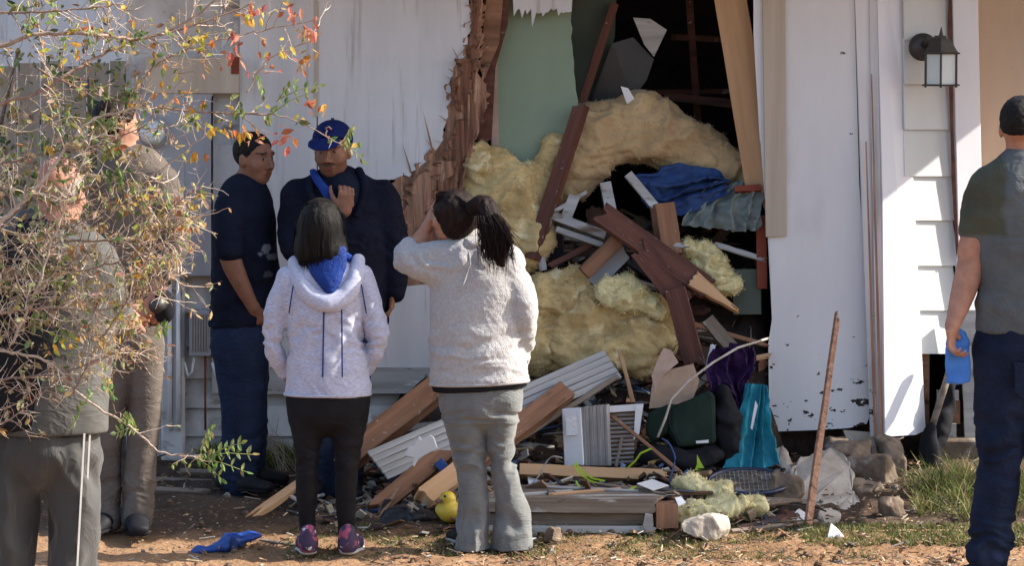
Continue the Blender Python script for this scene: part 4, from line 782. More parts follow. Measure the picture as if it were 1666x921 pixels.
# blue plastic thing on dirt, left
tb = thing('blue_bucket_piece', 'crushed bright blue plastic bucket piece lying on the dirt in the left foreground', 'bucket', P(370, 885, -1.7))
blob('bucket_wall', None, None, [(345, 892, -1.72, 34, .05, 9, -12), (378, 882, -1.72, 22, .06, 14, -15), (405, 874, -1.7, 26, .05, 8, -5)], 'bright_blue', h=.007, k=.02, amp=.008, fr=14, seed=66, ridge=.012, parent=tb)
blob('bucket_rim', None, None, [(380, 886, -1.78, 7, .02, 13, -10)], 'blue_cloth', h=.006, k=.01, amp=.003, parent=tb)
board('ground_board', 'thin grey board on the dirt left of the black leggings feet', 'board', (425, 880, -1.6), (500, 892, -1.7), 8, .015, 'grey_timber', seed=67, face=(0, -.3, 1))
for k, (x0, x1, yy, yr) in enumerate(((255, 345, -.5, 782), (240, 330, -.7, 797), (290, 470, -.6, 812), (300, 400, -.4, 768))):
    board('ground_plank', ['short grey plank lying on the dirt at the foot of the meter wall', 'grey plank on the dirt nearest the dark work boots', 'long dark plank lying on the dirt under the young man', 'weathered plank against the clapboards behind the young man'][k], 'plank', (x0, yr, yy), (x1, yr+4, yy), 13, .02, 'grey_timber', seed=70+k, face=(0, -.45, 1), j0=.04, j1=.05)
board('plastic_tube', 'bright blue plastic stub among the beams left of the woman in fleece', 'handle', (712, 762, -.95), (724, 752, -.95), 16, .03, 'bright_blue', seed=75)

# --- wall lantern
lx, ly = 1530, 100; LO = P(1510, 75, -.02)
ln = thing('wall_lantern', 'black wall lantern with frosted glass on the pale siding of the porch', 'lantern', LO)
def cyl(cx, cy, cz_, r_, L_, axis_='y', n=24):
    mbx = MB(); c = Vector((cx, cy, cz_)); a = Vector((0, 1, 0)) if axis_ == 'y' else Vector((0, 0, 1)); mbx.tube([c, c+a*L_], r_, n); return mbx
bp = P(1502, 76, -.045); mbx = cyl(bp.x, bp.y, bp.z, .068, .035); mbx.tube([bp+Vector((0, -.02, 0)), bp], [.04, .066], 24); mbx.build('backplate', 'black_metal', ln, True, bevel=.003)
lc = P(1531, 62, -.16)
MB().tube([bp+Vector((0, -.015, .01)), bp+Vector((.02, -.06, .035)), bp+Vector((.05, -.10, .035)), lc+Vector((0, 0, .01))], [.018, .016, .014, .012], 10).build('arm', 'black_metal', ln, True)
mbx = MB(); zt = P(1531, 86, -.16).z; zb = P(1531, 138, -.16).z; hw = .070; cx = P(1531, 100, -.16).x; cyy = -.16; An = R(38)
def cr(u, v, z): return Vector((cx+u*math.cos(An)-v*math.sin(An), cyy+u*math.sin(An)+v*math.cos(An), z))
pc = [(-1, -1), (1, -1), (1, 1), (-1, 1)]; hw = .052
roofp = [cr(a*hw*1.12, b*hw*1.12, zt) for a, b in pc]; roof2 = [cr(a*.028, b*.028, zt+.075) for a, b in pc]
m2 = MB(); m2.v = roofp+roof2; m2.f = [[3, 2, 1, 0], [4, 5, 6, 7]]+[[i, (i+1) % 4, 4+(i+1) % 4, 4+i] for i in range(4)]; m2.c = [None]*8
m2.tube([Vector((cx, cyy, zt+.07)), Vector((cx, cyy, zt+.085))], [.034, .034], 12); m2.tube([Vector((cx, cyy, zt+.085)), Vector((cx, cyy, zt+.10)), Vector((cx, cyy, zt+.125))], [.012, .008, .002], 8)
m2.build('cap', 'black_metal', ln)
m3 = MB()
for a, b in pc: q = cr(a*hw, b*hw, 0); m3.tube([Vector((q.x, q.y, zb-.012)), Vector((q.x, q.y, zt+.012))], .0055, 6)
for zz_ in (zb, zt):
    for i in range(4): a, b = pc[i], pc[(i+1) % 4]; d0 = cr(a[0]*hw*1.18, a[1]*hw*1.18, zz_); d1 = cr(b[0]*hw*1.18, b[1]*hw*1.18, zz_); m3.tube([d0, d1], .005, 6)
m3.build('cage', 'black_metal', ln)
m4 = MB(); q = [cr(a*hw*.93, b*hw*.93, zb+.003) for a, b in pc]; q2 = [cr(a*hw*.93, b*hw*.93, zt-.003) for a, b in pc]
m4.v = q+q2; m4.f = [[3, 2, 1, 0], [4, 5, 6, 7]]+[[i, (i+1) % 4, 4+(i+1) % 4, 4+i] for i in range(4)]; m4.c = [None]*8; m4.build('glass_shade', 'milk_glass', ln)

# --- electrical cabinet, meter, small box
ec = thing('electrical_cabinet', 'tall pale grey electrical cabinet on the wall left of the young man', 'cabinet', P(285, 450, -.02))
plate('cabinet_body', None, None, [(235, 132, -.09), (346, 132, -.09), (346, 450, -.09), (235, 450, -.09)], .10, 'grey_metal', parent=ec, bevel=.006)
plate('cabinet_door', None, None, [(240, 140, -.094), (300, 140, -.094), (300, 444, -.094), (240, 444, -.094)], .003, 'grey_metal', parent=ec, bevel=.001)
mt = thing('electric_meter', 'round glass electric meter on the upper left of the grey cabinet', 'meter', P(250, 215, -.1))
c0 = P(250, 215, -.1); MB().tube([c0, c0+Vector((0, -.03, 0))], .075, 24).build('meter_ring', 'grey_metal', mt, False, bevel=.004); MB().tube([c0+Vector((0, -.03, 0)), c0+Vector((0, -.09, 0)), c0+Vector((0, -.11, 0))], [.06, .058, .03], 24).build('meter_dome', 'milk_glass', mt, True)
gb = thing('utility_box', 'small ribbed grey utility box low on the wall with pipes below it', 'utility box', P(325, 580, -.03))
plate('box_cover', None, None, [(308, 506, -.09), (342, 506, -.09), (342, 580, -.07), (308, 580, -.07)], .08, 'grey_metal', parent=gb, bevel=.004)
mb = MB()
for k in range(7): mb.poly([P(311+k*4.3, 512, -.096), P(313+k*4.3, 512, -.096), P(313+k*4.3, 572, -.078), P(311+k*4.3, 572, -.078)], .006)
mb.build('ribs', 'grey_ribbed', gb)
MB().tube([P(316, 580, -.04), P(312, 606, -.04), P(306, 612, -.04), P(300, 590, -.04)], .006, 6).build('pipe', 'white_plastic', gb, True)
MB().tube([P(334, 580, -.04), P(334, 700, -.03)], .006, 6).build('pipe', 'red_brown', gb, True)
MB().tube([P(345, 590, -.05), P(352, 612, -.05), P(360, 628, -.05), P(352, 600, -.05)], .006, 6).build('pipe', 'white_plastic', gb, True)
for k, px in enumerate((276, 290)): MB().tube([P(px, 450, -.07), P(px, 700, -.06)], .011, 8).build('conduit', 'white_plastic', gb, True)
MB().tube([P(346, 156, -.105), P(345, 164, -.112), P(345, 450, -.115)], .005, 6).build('cable', 'black_cloth', ec, True)  # below its hook the dark tube stands in for a gap line
# --- spade behind the right man, leaning
sp = thing('shovel', 'long handled dark shovel leaning on the porch wall behind the man in the grey shirt', 'shovel', P(1530, 775, -.3))
MB().tube([P(1556, 560, -.06), P(1540, 620, -.12), P(1518, 690, -.25)], .017, 8).build('handle', 'grey_timber', sp, True)
blob('blade', None, None, [(1510, 715, -.3, 12, .02, 30, 14), (1514, 738, -.32, 14, .02, 24, 10)], 'black_cloth', h=.007, k=.02, amp=.002, parent=sp)
blob('dark_sack', 'long limp dark sack leaning beside the porch step behind the man in grey', 'sack', [(1552, 612, .0, 9, .03, 30, 14), (1543, 655, -.03, 12, .04, 36, 14), (1530, 700, -.08, 15, .05, 36, 16), (1518, 745, -.14, 15, .05, 28, 12)], 'black_cloth', k=.03, amp=.008, fr=9, seed=77, ridge=.012)
board('broken_beam', 'shadowed maroon joist end behind the lower crossed boards', 'beam', (1150, 520, -.05), (1205, 585, -.1), 22, .04, 'grey_timber', seed=80)
board('olive_panel', 'dull olive panel standing at the right inside edge of the hole', 'panel', (1215, 438, .06), (1216, 512, .04), 46, .02, 'dark_green_panel', seed=81, face=(-.2, -1, 0))
for i, (a, b, w_, m_) in enumerate([((1100, 520, -.08), (1240, 560, -.05), 8, 'brown_lumber'), ((1170, 400, .05), (1236, 420, .02), 9, 'light_siding'), ((900, 430, -.02), (960, 400, .02), 10, 'dark_lumber'), ((620, 700, -.3), (740, 690, -.3), 12, 'light_siding'), ((1180, 590, -.1), (1246, 580, -.08), 9, 'raw_lumber'), ((860, 640, -.3), (905, 610, -.3), 12, 'brown_lumber'), ((1040, 390, -.1), (1110, 400, -.08), 8, 'light_siding'), ((600, 770, -.6), (700, 740, -.5), 12, 'dark_lumber'), ((560, 800, -.7), (640, 790, -.6), 14, 'brown_lumber')]):
    board('loose_lath', ['thin brown lath behind the pale cable', 'pale lath end beside the bright yellow tuft', 'dark lath across the gap under the white rack', 'pale lath behind the thick brown beam', 'raw lath end behind the purple garment', 'brown lath end above the ribbed siding panel', 'pale lath behind the upright post stub', 'dark lath under the ribbed siding panel', 'brown lath low behind the black leggings'][i], 'lath', a, b, w_, .015, m_, seed=90+i, j0=.03, j1=.04)
# ------------------------------------------------------------------ people
mat('skin', (1, 1, 1), (.85, .8, .8), (30, 30, 30), .5, .15, (200, 200, 200), .001, attr='Col')
mat('black_hair', (.002, .002, .002), (.009, .007, .0065), (120, 120, 5), .52, 1.0, (260, 260, 14), .004)
mat('dark_brown_hair', (.004, .0025, .0025), (.020, .009, .0075), (120, 120, 5), .52, 1.0, (260, 260, 14), .004)
mat('short_black_hair', (.007, .006, .006), (.014, .012, .011), (120, 120, 120), .6, .8, (400, 400, 400), .003)
mat('grey_hair', (.30, .27, .24), (.20, .17, .15), (90, 90, 60), .6, .6, (300, 300, 100), .003)
mat('heather_knit', (.46, .47, .56), (.32, .33, .45), (55, 55, 190), .95, .35, (260, 260, 400), .002, ramp=(.38, .62), sheen=.3)
mat('royal_lining', (.012, .038, .20), (.008, .026, .14), (9, 9, 9), .6, .2, wrk=((12, 12, 12), .012))
mat('fleece', (.44, .43, .43), (.35, .34, .345), (70, 70, 70), 1.0, 1.0, (170, 170, 170), .007, sheen=.5)
mat('grey_stretch', (.150, .158, .158), (.115, .122, .122), (14, 14, 14), .8, .2, (250, 250, 250), .001, sheen=.3, wrk=((8, 8, 20), .008))
mat('black_leggings', (.013, .012, .014), (.008, .008, .01), (9, 9, 9), .75, .2, (250, 250, 250), .001, wrk=((9, 9, 22), .006))
mat('navy_tee', (.008, .011, .024), (.005, .007, .016), (9, 9, 9), .9, .3, (250, 250, 250), .001, wrk=((8, 8, 9), .012))
mat('navy_jacket', (.006, .0075, .018), (.004, .005, .012), (7, 7, 7), .85, .3, (150, 150, 150), .002, wrk=((7, 7, 9), .014))
mat('jeans', (.018, .029, .066), (.012, .018, .042), (6, 6, 6), .9, .3, (300, 300, 300), .001, spots=[((.03, .042, .075), (3, 3, 2), .55, .75)], wrk=((8, 8, 16), .012))
mat('dark_jeans', (.013, .020, .045), (.008, .012, .028), (6, 6, 6), .85, .3, (300, 300, 300), .001, spots=[((.035, .05, .095), (4, 4, 3), .58, .75)], wrk=((8, 8, 14), .014))
mat('olive_sleeve', (.075, .075, .055), (.05, .052, .038), (9, 9, 9), .95, .2, (300, 300, 300), .001, wrk=((9, 9, 9), .010))
mat('grey_tee', (.115, .125, .135), (.085, .095, .105), (9, 9, 9), .9, .2, (300, 300, 300), .001, wrk=((6, 6, 8), .012))
mat('khaki', (.135, .115, .10), (.10, .083, .072), (6, 6, 6), .9, .3, (200, 200, 200), .001, wrk=((7, 7, 12), .014))
mat('khaki_shirt', (.12, .10, .085), (.085, .07, .058), (6, 6, 6), .9, .3, (200, 200, 200), .001, wrk=((7, 7, 9), .014))
mat('charcoal_top', (.016, .017, .02), (.01, .011, .013), (6, 6, 6), .9, .3, (200, 200, 200), .001, wrk=((7, 7, 9), .012))
mat('dull_grey_top', (.10, .10, .096), (.065, .065, .062), (4, 4, 4), .9, .3, (200, 200, 200), .001, wrk=((6, 6, 7), .014))
mat('satin_pants', (.062, .062, .06), (.042, .042, .042), (4, 4, 2), .58, .2, (120, 120, 120), .001, sheen=.2, wrk=((8, 8, 4), .010))
mat('stripe_white', (.50, .50, .48), (.40, .40, .39), (9, 9, 9), .7, .1)
mat('blue_cap', (.006, .014, .085), (.004, .010, .06), (9, 9, 9), .8, .3, (200, 200, 200), .001)
mat('shoe_dark', (.02, .02, .025), (.012, .012, .015), (9, 9, 9), .6, .2)
mat('shoe_pink', (.30, .07, .12), (.05, .035, .07), (16, 16, 16), .6, .2, ramp=(.46, .50), spots=[((.55, .52, .54), (22, 22, 30), .58, .60)])
mat('sole', (.55, .53, .52), (.4, .38, .37), (9, 9, 9), .7, .1)
mat('print_white', (.30, .32, .36), (.14, .16, .20), (20, 20, 20), .8, .1)
mat('two_tone_tee', (1, 1, 1), (.75, .75, .75), (5, 5, 5), .9, .3, (250, 250, 250), .001, attr='Col', wrk=((6, 6, 8), .014))
mat('navy_print', (1, 1, 1), (.7, .7, .7), (9, 9, 9), .9, .3, (250, 250, 250), .001, attr='Col', wrk=((8, 8, 9), .012))
mat('emblem', (.50, .20, .12), (.45, .35, .30), (50, 50, 50), .7, .1)

def pv(px, py, dy, y0): return P(px, py, y0+dy)
def pch(rows, y0, k=.03, u=(1, 0, 0)):     # rows: (px,py,dy,half width px, depth m)
    s = S(y0); return chain([(pv(a[0], a[1], a[2], y0), a[3]/s, a[4]) for a in rows], u, k)
def head_prims(c, f, up=(0, 0, 1), s=1.0, jaw=1.0, ears=True):
    f = V3(f); f /= np.linalg.norm(f); up = V3(up); r = np.cross(f, up); r /= np.linalg.norm(r); up = np.cross(r, f); c = V3(c)
    def q(a, b, d): return c+(r*a+f*b+up*d)*s
    E = lambda p, rad, k=.015, op='u': ell(p, tuple(v*s for v in rad), f, up, k, op)
    pr = [E(q(0, -.012, .030), (.075, .094, .088), .02), E(q(0, .022, -.030), (.064*jaw, .070, .075), .03), E(q(0, .045, -.088), (.036*jaw, .036, .030), .03),
          E(q(.042, .058, -.028), (.026, .022, .024), .02), E(q(-.042, .058, -.028), (.026, .022, .024), .02),
          seg(q(-.036, .078, .030), q(.036, .078, .030), .013*s, k=.012),
          E(q(.032, .100, .008), (.020, .016, .012), .014, 's'), E(q(-.032, .100, .008), (.020, .016, .012), .014, 's'),
          E(q(.031, .073, .006), (.014, .0135, .0115), .002), E(q(-.031, .073, .006), (.014, .0135, .0115), .002),
          seg(q(0, .088, .016), q(0, .112, -.030), .0075*s, .0115*s, k=.010), E(q(.013, .096, -.036), (.009, .010, .008), .006), E(q(-.013, .096, -.036), (.009, .010, .008), .006),
          seg(q(-.020, .086, -.060), q(.020, .086, -.060), .0075*s, k=.006), seg(q(-.015, .086, -.071), q(.015, .086, -.071), .0085*s, k=.006)]
    if ears: pr += [E(q(.077, -.008, -.008), (.010, .020, .033), .008), E(q(-.077, -.008, -.008), (.010, .020, .033), .008)]
    return pr, q, (c, f, r, up, s)
def head_cols(V, fr, base, col, stubble=0, moustache=False, brow=(.03, .02, .018), lips=None):
    c, f, r, up, s = fr; d = (V-c)/s; a, b, z = d@r, d@f, d@up
    def put(mask, cc, w_=1.0): col[mask] = col[mask]*(1-w_)+np.array(cc)*w_
    front = b > .03
    put(front & (((np.abs(a)-.031)/.0135)**2+((z-.006)/.0052)**2 < 1), (.20, .18, .17)); put(front & (((np.abs(a)-.031)/.006)**2+((z-.006)/.0055)**2 < 1), (.02, .012, .01))
    put(front & (((np.abs(a)-.033)/.022)**2+((z-.032-.15*(.033-np.abs(a)))/.0050)**2 < 1), brow)
    put(front & (b > .07) & ((a/.026)**2+((z+.066)/.011)**2 < 1), lips or tuple(v*t for v, t in zip(base, (.8, .55, .55))))
    put(front & ((a/.020)**2+((z+.0655)/.0012)**2 < 1), tuple(v*.35 for v in base))
    if moustache: put((b > .06) & ((a/.034)**2+((z+.050)/.010)**2 < 1), (.025, .018, .016), .9)
    if stubble: m_ = (b > -.0) & (z < -.045) & (z > -.13); put(m_, tuple(v*.45 for v in base), stubble)
def hand(wr, d, n, thumb, curl=.5, s=1.0, spread=.0):
    """wrist, direction of fingers, palm normal, +1/-1 thumb side"""
    wr, d, n = V3(wr), V3(d), V3(n); d /= np.linalg.norm(d); n -= d*np.dot(n, d); n /= np.linalg.norm(n); sdv = np.cross(d, n)*thumb
    pr = [seg(wr, wr+d*.03*s, (.026*s, .019*s), (.034*s, .015*s), u=sdv, k=.02), seg(wr+d*.028*s, wr+d*.078*s, (.036*s, .015*s), (.040*s, .013*s), u=sdv, k=.015, cap=.6)]
    for o, L, cc in ((.030, .070, 0), (.010, .079, .05), (-.010, .073, .1), (-.029, .057, .15)):
        p = wr+d*.082*s+sdv*o*s; dd = d+sdv*o*spread*8; dd /= np.linalg.norm(dd); an = 0
        for q, (fl, rad) in enumerate(((.44, .0088), (.31, .0080), (.25, .0070))):
            an += (curl+cc)*(.8 if q == 0 else .9); v = dd*math.cos(an)+n*math.sin(an); p2 = p+v*L*fl*s; pr.append(seg(p, p2, rad*s, rad*.93*s, k=.004)); p = p2
    p = wr+d*.025*s+sdv*.028*s; 
    for q, (vv, L, rad) in enumerate((((.62, .72, .25), .042, .0125), ((.85, .35, .45), .032, .0098), ((.9, .1, .5), .026, .0085))):
        v = d*vv[0]+sdv*vv[1]+n*vv[2]*(.5+curl); v /= np.linalg.norm(v); p2 = p+v*L*s; pr.append(seg(p, p2, rad*s, rad*.9*s, k=.008)); p = p2
    return pr
SK = {'tan': (.33, .17, .11), 'brown': (.23, .115, .075), 'light': (.42, .22, .15), 'ruddy': (.40, .20, .145)}
def build_person(label, root_px, y0, head=None, body=(), skin='tan', cols=None, cloths=(), h=.006, **hk):
    x = P(root_px, 400, y0).x; root = thing('person', label, 'person', (x, y0, gzs(x, y0)))
    pr = list(body); fr = None
    if head: hp, q, fr = head_prims(**head); pr = hp+pr
    V, Fc = sdf_mesh(pr, h, (), 1); base = SK[skin]; col = np.tile(np.array(base), (len(V), 1))
    col *= (1+.10*fbm(V*30, 2, 3))[:, None]
    if fr: head_cols(V, fr, base, col, **hk)
    mkmesh('body', V, Fc, 'skin', root, True, None, col)
    for cl in cloths: garment(root, *cl)
    return root, fr
def garment(root, name, prims, m, h=.009, disp=None, cuts=(), parent=None, smooth=1):
    V, Fc = sdf_mesh(prims, h, cuts, smooth); N = vnormals(V, Fc)
    if disp is not None: V = V+N*disp(V, N)[:, None]
    return mkmesh(name, V, Fc, m, parent or root, True)
def cloth_disp(amp=.006, sc=(7, 7, 12), seed=1, soft=.004, zones=(), crumple=.28):
    """zones: (z centre, z half height, extra amp, sc)"""
    def f(V, N):
        d = 1.7*amp*crumple*folds(V, sc, seed) + soft*fbm(V*5, 2, seed+5)
        for (zc, zh, a2, s2) in zones: d = d + 1.5*a2*np.exp(-((V[:, 2]-zc)/zh)**2)*folds(V, s2, seed+13)
        return d
    return f
def hair_disp(amp=.004, seed=1, sc=(70, 70, 6)):
    return lambda V, N: amp*fbm(V*np.array(sc), 3, seed)+amp*1.2*vn(V*np.array((28, 28, 4)), seed+3)
def strands(name, m, parent, roots, seed, r=.0014, n=4):
    """roots: list of polylines (world points) -> fine hair strands"""
    mb = MB()
    for pl in roots: mb.tube(pl, [r]*(len(pl)-1)+[r*.3], 3, caps=False)
    return mb.build(name, m, parent, True)
def bez(a, b, c, d, n=7):
    out = []
    for i in range(n):
        t = i/(n-1); out.append(a*(1-t)**3+b*3*t*(1-t)**2+c*3*t*t*(1-t)+d*t**3)
    return out
def shoe(px, py, dy, y0, dirv, m1='shoe_dark', m2='sole', L=.27, root=None, wd=.047):
    """px,py = heel/ankle centre on the ground"""
    c = P(px, py, y0+dy); gzv = gzs(c.x, c.y)+.004; d = Vector(dirv).normalized(); a = Vector((c.x, c.y, gzv))-d*.05
    pr = [seg(a+Vector((0, 0, .045)), a+d*L*.45+Vector((0, 0, .045)), (wd*.8, .045), (wd*.95, .040), u=(d.y, -d.x, 0), k=.02), seg(a+d*L*.45+Vector((0, 0, .04)), a+d*(L-.05)+Vector((0, 0, .03)), (wd*.95, .038), (wd*.85, .024), u=(d.y, -d.x, 0), k=.02), seg(a+Vector((0, 0, .05)), a+Vector((.0, 0, .10)), (.038, .045), (.036, .042), u=(d.y, -d.x, 0), k=.03)]
    o = garment(root, 'shoe', pr, m1, .007, None, [(Vector((0, 0, gzv+.012)), (0, 0, -1))])
    pr = [seg(a+Vector((0, 0, .012)), a+d*L*.45+Vector((0, 0, .012)), (wd*.86, .014), (wd*1.0, .014), u=(d.y, -d.x, 0), k=.01), seg(a+d*L*.45+Vector((0, 0, .012)), a+d*(L-.05)+Vector((0, 0, .012)), (wd*1.0, .014), (wd*.88, .014), u=(d.y, -d.x, 0), k=.01)]
    garment(root, 'sole', pr, m2, .006, None, (), o) if o is None else lump('sole', pr, m2, .006, None, (), o)
    return o

# ---- woman in heather jacket, seen from behind
y0 = -1.82; s5 = S(y0)
leg = lambda xs, d=0: xs
body = pch([(530, 410, .02, 19, .05), (528, 440, .02, 26, .06), (525, 520, 0, 54, .08), (530, 620, 0, 50, .08)], y0) \
    + pch([(472, 458, 0, 14, .04), (445, 545, -.01, 11, .03), (461, 596, .06, 9, .03)], y0, .02) + pch([(586, 455, 0, 14, .04), (613, 545, -.01, 11, .03), (598, 592, .06, 9, .03)], y0, .02) \
    + pch([(505, 650, 0, 33, .09), (500, 745, 0, 15, .05), (500, 880, .01, 11, .035), (500, 896, 0, 11, .04)], y0) + pch([(562, 650, 0, 34, .09), (565, 745, 0, 15, .05), (564, 880, .01, 11, .035), (568, 896, 0, 11, .04)], y0) \
    + hand(P(463, 598, y0+.07), (.5, .6, -.5), (.5, -.5, 0), 1, .4, .9) + hand(P(596, 594, y0+.07), (-.5, .6, -.5), (-.5, -.5, 0), -1, .4, .9)
zH = P(500, 642, y0).z
w5, fr5 = build_person('woman seen from behind in lavender hooded jacket and black leggings', 533, y0, dict(c=P(522, 372, y0+.03), f=(-.10, 1, -.05), s=.93), body, 'tan', cloths=())
rows = [(530, 432, 0, 42, .07), (528, 462, 0, 68, .10), (527, 500, 0, 69, .115), (529, 545, 0, 62, .11), (532, 590, 0, 65, .12), (534, 640, 0, 71, .13), (534, 670, 0, 72, .13)]
pr = pch(rows, y0, .018) + pch([(470, 454, 0, 22, .065), (450, 505, -.01, 20, .055), (443, 548, -.01, 18, .05), (450, 580, .02, 15, .045), (462, 604, .06, 13, .04)], y0, .010) \
    + pch([(588, 452, 0, 22, .065), (605, 505, -.01, 20, .055), (614, 545, -.01, 18, .05), (608, 578, .02, 15, .045), (597, 600, .06, 13, .04)], y0, .010)
garment(w5, 'jacket', pr, 'heather_knit', .0065, cloth_disp(.007, (7, 7, 10), 2, .004, [(P(0, 548, y0).z, .10, .006, (11, 11, 20)), (zH+.03, .05, .003, (20, 20, 3))]), [(P(533, 644, y0), (.0, 0, -1))])
# hem band and seams
MB().tube([P(460+73+70*math.cos(t), 641, y0) + Vector((0, -.125*math.sin(t), 0)) for t in np.linspace(0, math.pi, 22)], .007, 6).build('hem', 'heather_knit', w5, True)
for px0, px1 in ((527, 525), (556, 557)):
    mb = MB(); mb.tube([P(px0+(px1-px0)*t, 502+112*t, y0-.117-.012*t) for t in np.linspace(0, 1, 8)], .0035, 5); mb.build('seam', 'royal_lining', w5, True)
for xs in ((482, 470), (582, 596)):
    MB().tube([P(xs[0], 440, y0-.062), P((xs[0]+xs[1])/2, 470, y0-.098), P(xs[1], 510, y0-.088)], .003, 5).build('seam', 'royal_lining', w5, True)
# hood lying on the back
hd = pch([(480, 428, .0, 12, .035), (490, 462, -.07, 15, .04), (510, 484, -.10, 16, .04), (536, 492, -.115, 18, .04), (560, 482, -.10, 17, .04), (577, 458, -.07, 15, .04), (583, 425, .0, 12, .035)], y0, .02) + pch([(532, 455, -.02, 46, .04), (535, 478, -.05, 26, .04)], y0, .018)
garment(w5, 'hood', hd, 'heather_knit', .007, cloth_disp(.004, (9, 9, 9), 4, .003))
garment(w5, 'hood_lining', pch([(531, 408, -.055, 33, .03), (533, 436, -.075, 31, .03), (536, 458, -.10, 20, .025), (537, 474, -.115, 9, .02)], y0, .02), 'royal_lining', .006)
garment(w5, 'collar', pch([(488, 425, .02, 6, .02), (505, 414, -.05, 6, .018), (530, 410, -.07, 6, .018), (558, 414, -.05, 6, .018), (574, 425, .02, 6, .02)], y0, .02), 'royal_lining', .006)
pr = pch([(533, 640, 0, 66, .115), (533, 668, 0, 64, .115)], y0, .018) + pch([(503, 655, 0, 36, .10), (501, 700, 0, 27, .085), (500, 750, 0, 19, .07), (499, 800, .0, 18, .06), (500, 850, .01, 14, .045), (502, 884, .01, 12.5, .04)], y0) + pch([(564, 655, 0, 37, .10), (566, 700, 0, 28, .085), (565, 750, 0, 20, .07), (563, 800, .0, 18, .06), (563, 850, .01, 15, .045), (566, 884, .01, 13, .04)], y0)
garment(w5, 'leggings', pr, 'black_leggings', .008, cloth_disp(.004, (8, 8, 14), 6, .002, [(P(0, 745, y0).z, .06, .004, (9, 9, 26)), (P(0, 875, y0).z, .05, .004, (10, 10, 40))]), [(P(533, 630, y0), (0, 0, 1))])
shoe(500, 900, 0, y0, (-.15, 1, 0), 'shoe_pink', 'sole', .23, w5, .045); shoe(570, 900, 0, y0, (.2, 1, 0), 'shoe_pink', 'sole', .23, w5, .045)
hc = P(521, 372, y0+.02)
hair = [ell(hc+Vector((0, -.012, .030)), (.092, .108, .104), k=.03), ell(hc+Vector((0, -.045, -.05)), (.102, .075, .12), k=.04), ell(hc+Vector((.055, -.02, -.10)), (.055, .07, .07), k=.04), ell(hc+Vector((-.05, -.02, -.10)), (.055, .07, .07), k=.04), ell(hc+Vector((.02, -.05, -.11)), (.09, .06, .05), k=.03)]
hr = garment(w5, 'hair', hair, 'black_hair', .006, hair_disp(.003, 3))
rr = random.Random(5); rt = []
for i in range(1000):
    a = rr.uniform(-2.6, 2.6); dx = math.sin(a); dyv = -math.cos(a)
    a0 = hc+Vector((dx*.02, dyv*.02, .136)); jt = 1+rr.gauss(0, .05); a1 = hc+Vector((dx*.10*jt+rr.gauss(0, .008), dyv*.118*jt, .115)); a2 = hc+Vector((dx*.116*jt+rr.gauss(0, .008), dyv*.126*jt, -.06)); a3 = hc+Vector((dx*rr.uniform(.085, .10)+rr.gauss(0, .006), dyv*rr.uniform(.09, .11)-.012, -.16+rr.gauss(0, .014)))
    rt.append(bez(a0, a1, a2, a3, 8))
strands('hair_strands', 'black_hair', hr, rt, 1)

# ---- woman in fleece holding her forehead
y0 = -1.76
hc = P(737, 352, y0+.0); wr = P(694, 372, y0+.07)
body = pch([(760, 388, .02, 20, .055), (770, 425, .0, 30, .07), (778, 500, 0, 58, .10), (782, 600, 0, 56, .10)], y0) \
    + pch([(745, 432, -.02, 26, .06), (668, 424, -.0, 19, .048), (660, 414, .02, 17, .045)], y0, .02) + pch([(662, 416, .02, 16, .042), (680, 394, .05, 14, .034), (694, 372, .07, 10, .026)], y0, .02) \
    + hand(wr, (.22, .12, 1), (1, .15, -.25), -1, .18, .95, .15) \
    + pch([(816, 442, 0, 14, .04), (843, 505, -.02, 10, .03), (848, 550, .02, 9, .025), (840, 590, .12, 9, .028)], y0, .02) + hand(P(840, 592, y0+.13), (-.6, .6, -.2), (0, 1, 0), 1, .5, .9) \
    + pch([(752, 650, 0, 28, .08), (765, 745, 0, 16, .055), (768, 880, .0, 11, .04), (768, 900, 0, 11, .04)], y0) + pch([(816, 650, 0, 24, .08), (816, 745, 0, 13, .05), (832, 870, .02, 11, .04), (834, 892, .02, 11, .04)], y0)
w6, fr6 = build_person('woman in a pale grey fleece and flared grey trousers with one hand on her forehead', 790, y0, dict(c=hc, f=(-.85, .5, -.05), s=.95), body, 'light')
rows = [(775, 398, .01, 42, .07), (778, 425, 0, 70, .10), (778, 460, 0, 77, .125), (776, 520, 0, 76, .135), (776, 570, 0, 78, .145), (779, 620, 0, 80, .15), (780, 640, 0, 79, .15)]
pr = pch(rows, y0, .02) + pch([(745, 425, -.02, 34, .08), (705, 428, -.02, 37, .08), (668, 424, -.01, 29, .07), (658, 412, .0, 20, .055), (664, 400, .02, 16, .045)], y0, .035, (0, 0, 1)) \
    + pch([(822, 428, 0, 32, .09), (842, 470, -.02, 27, .075), (852, 510, -.03, 23, .065), (852, 550, .02, 19, .055), (840, 590, .12, 15, .04)], y0, .014)
garment(w6, 'fleece_jacket', pr, 'fleece', .0065, lambda V, N: cloth_disp(.010, (5, 5, 8), 8, .006, [(P(0, 575, y0).z, .12, .007, (6, 6, 16)), (P(0, 425, y0).z, .06, .006, (14, 8, 8))])(V, N)+.0015*fbm(V*90, 2, 4), [(P(780, 624, y0), (.06, 0, -1))])
MB().tube([P(780+80*math.cos(t), 622-3*math.cos(t), y0)+Vector((0, -.145*math.sin(t), 0)) for t in np.linspace(0, math.pi, 22)], .008, 6).build('hem', 'fleece', w6, True)
MB().tube([P(762, 398, y0-.07), P(765, 430, y0-.116), P(757, 455, y0-.134), P(748, 476, y0-.138)], .003, 5).build('seam', 'fleece', w6, True)
garment(w6, 'collar', pch([(742, 402, .03, 12, .05), (765, 398, -.05, 13, .035), (795, 400, -.02, 12, .05)], y0, .018), 'fleece', .007, cloth_disp(.003))
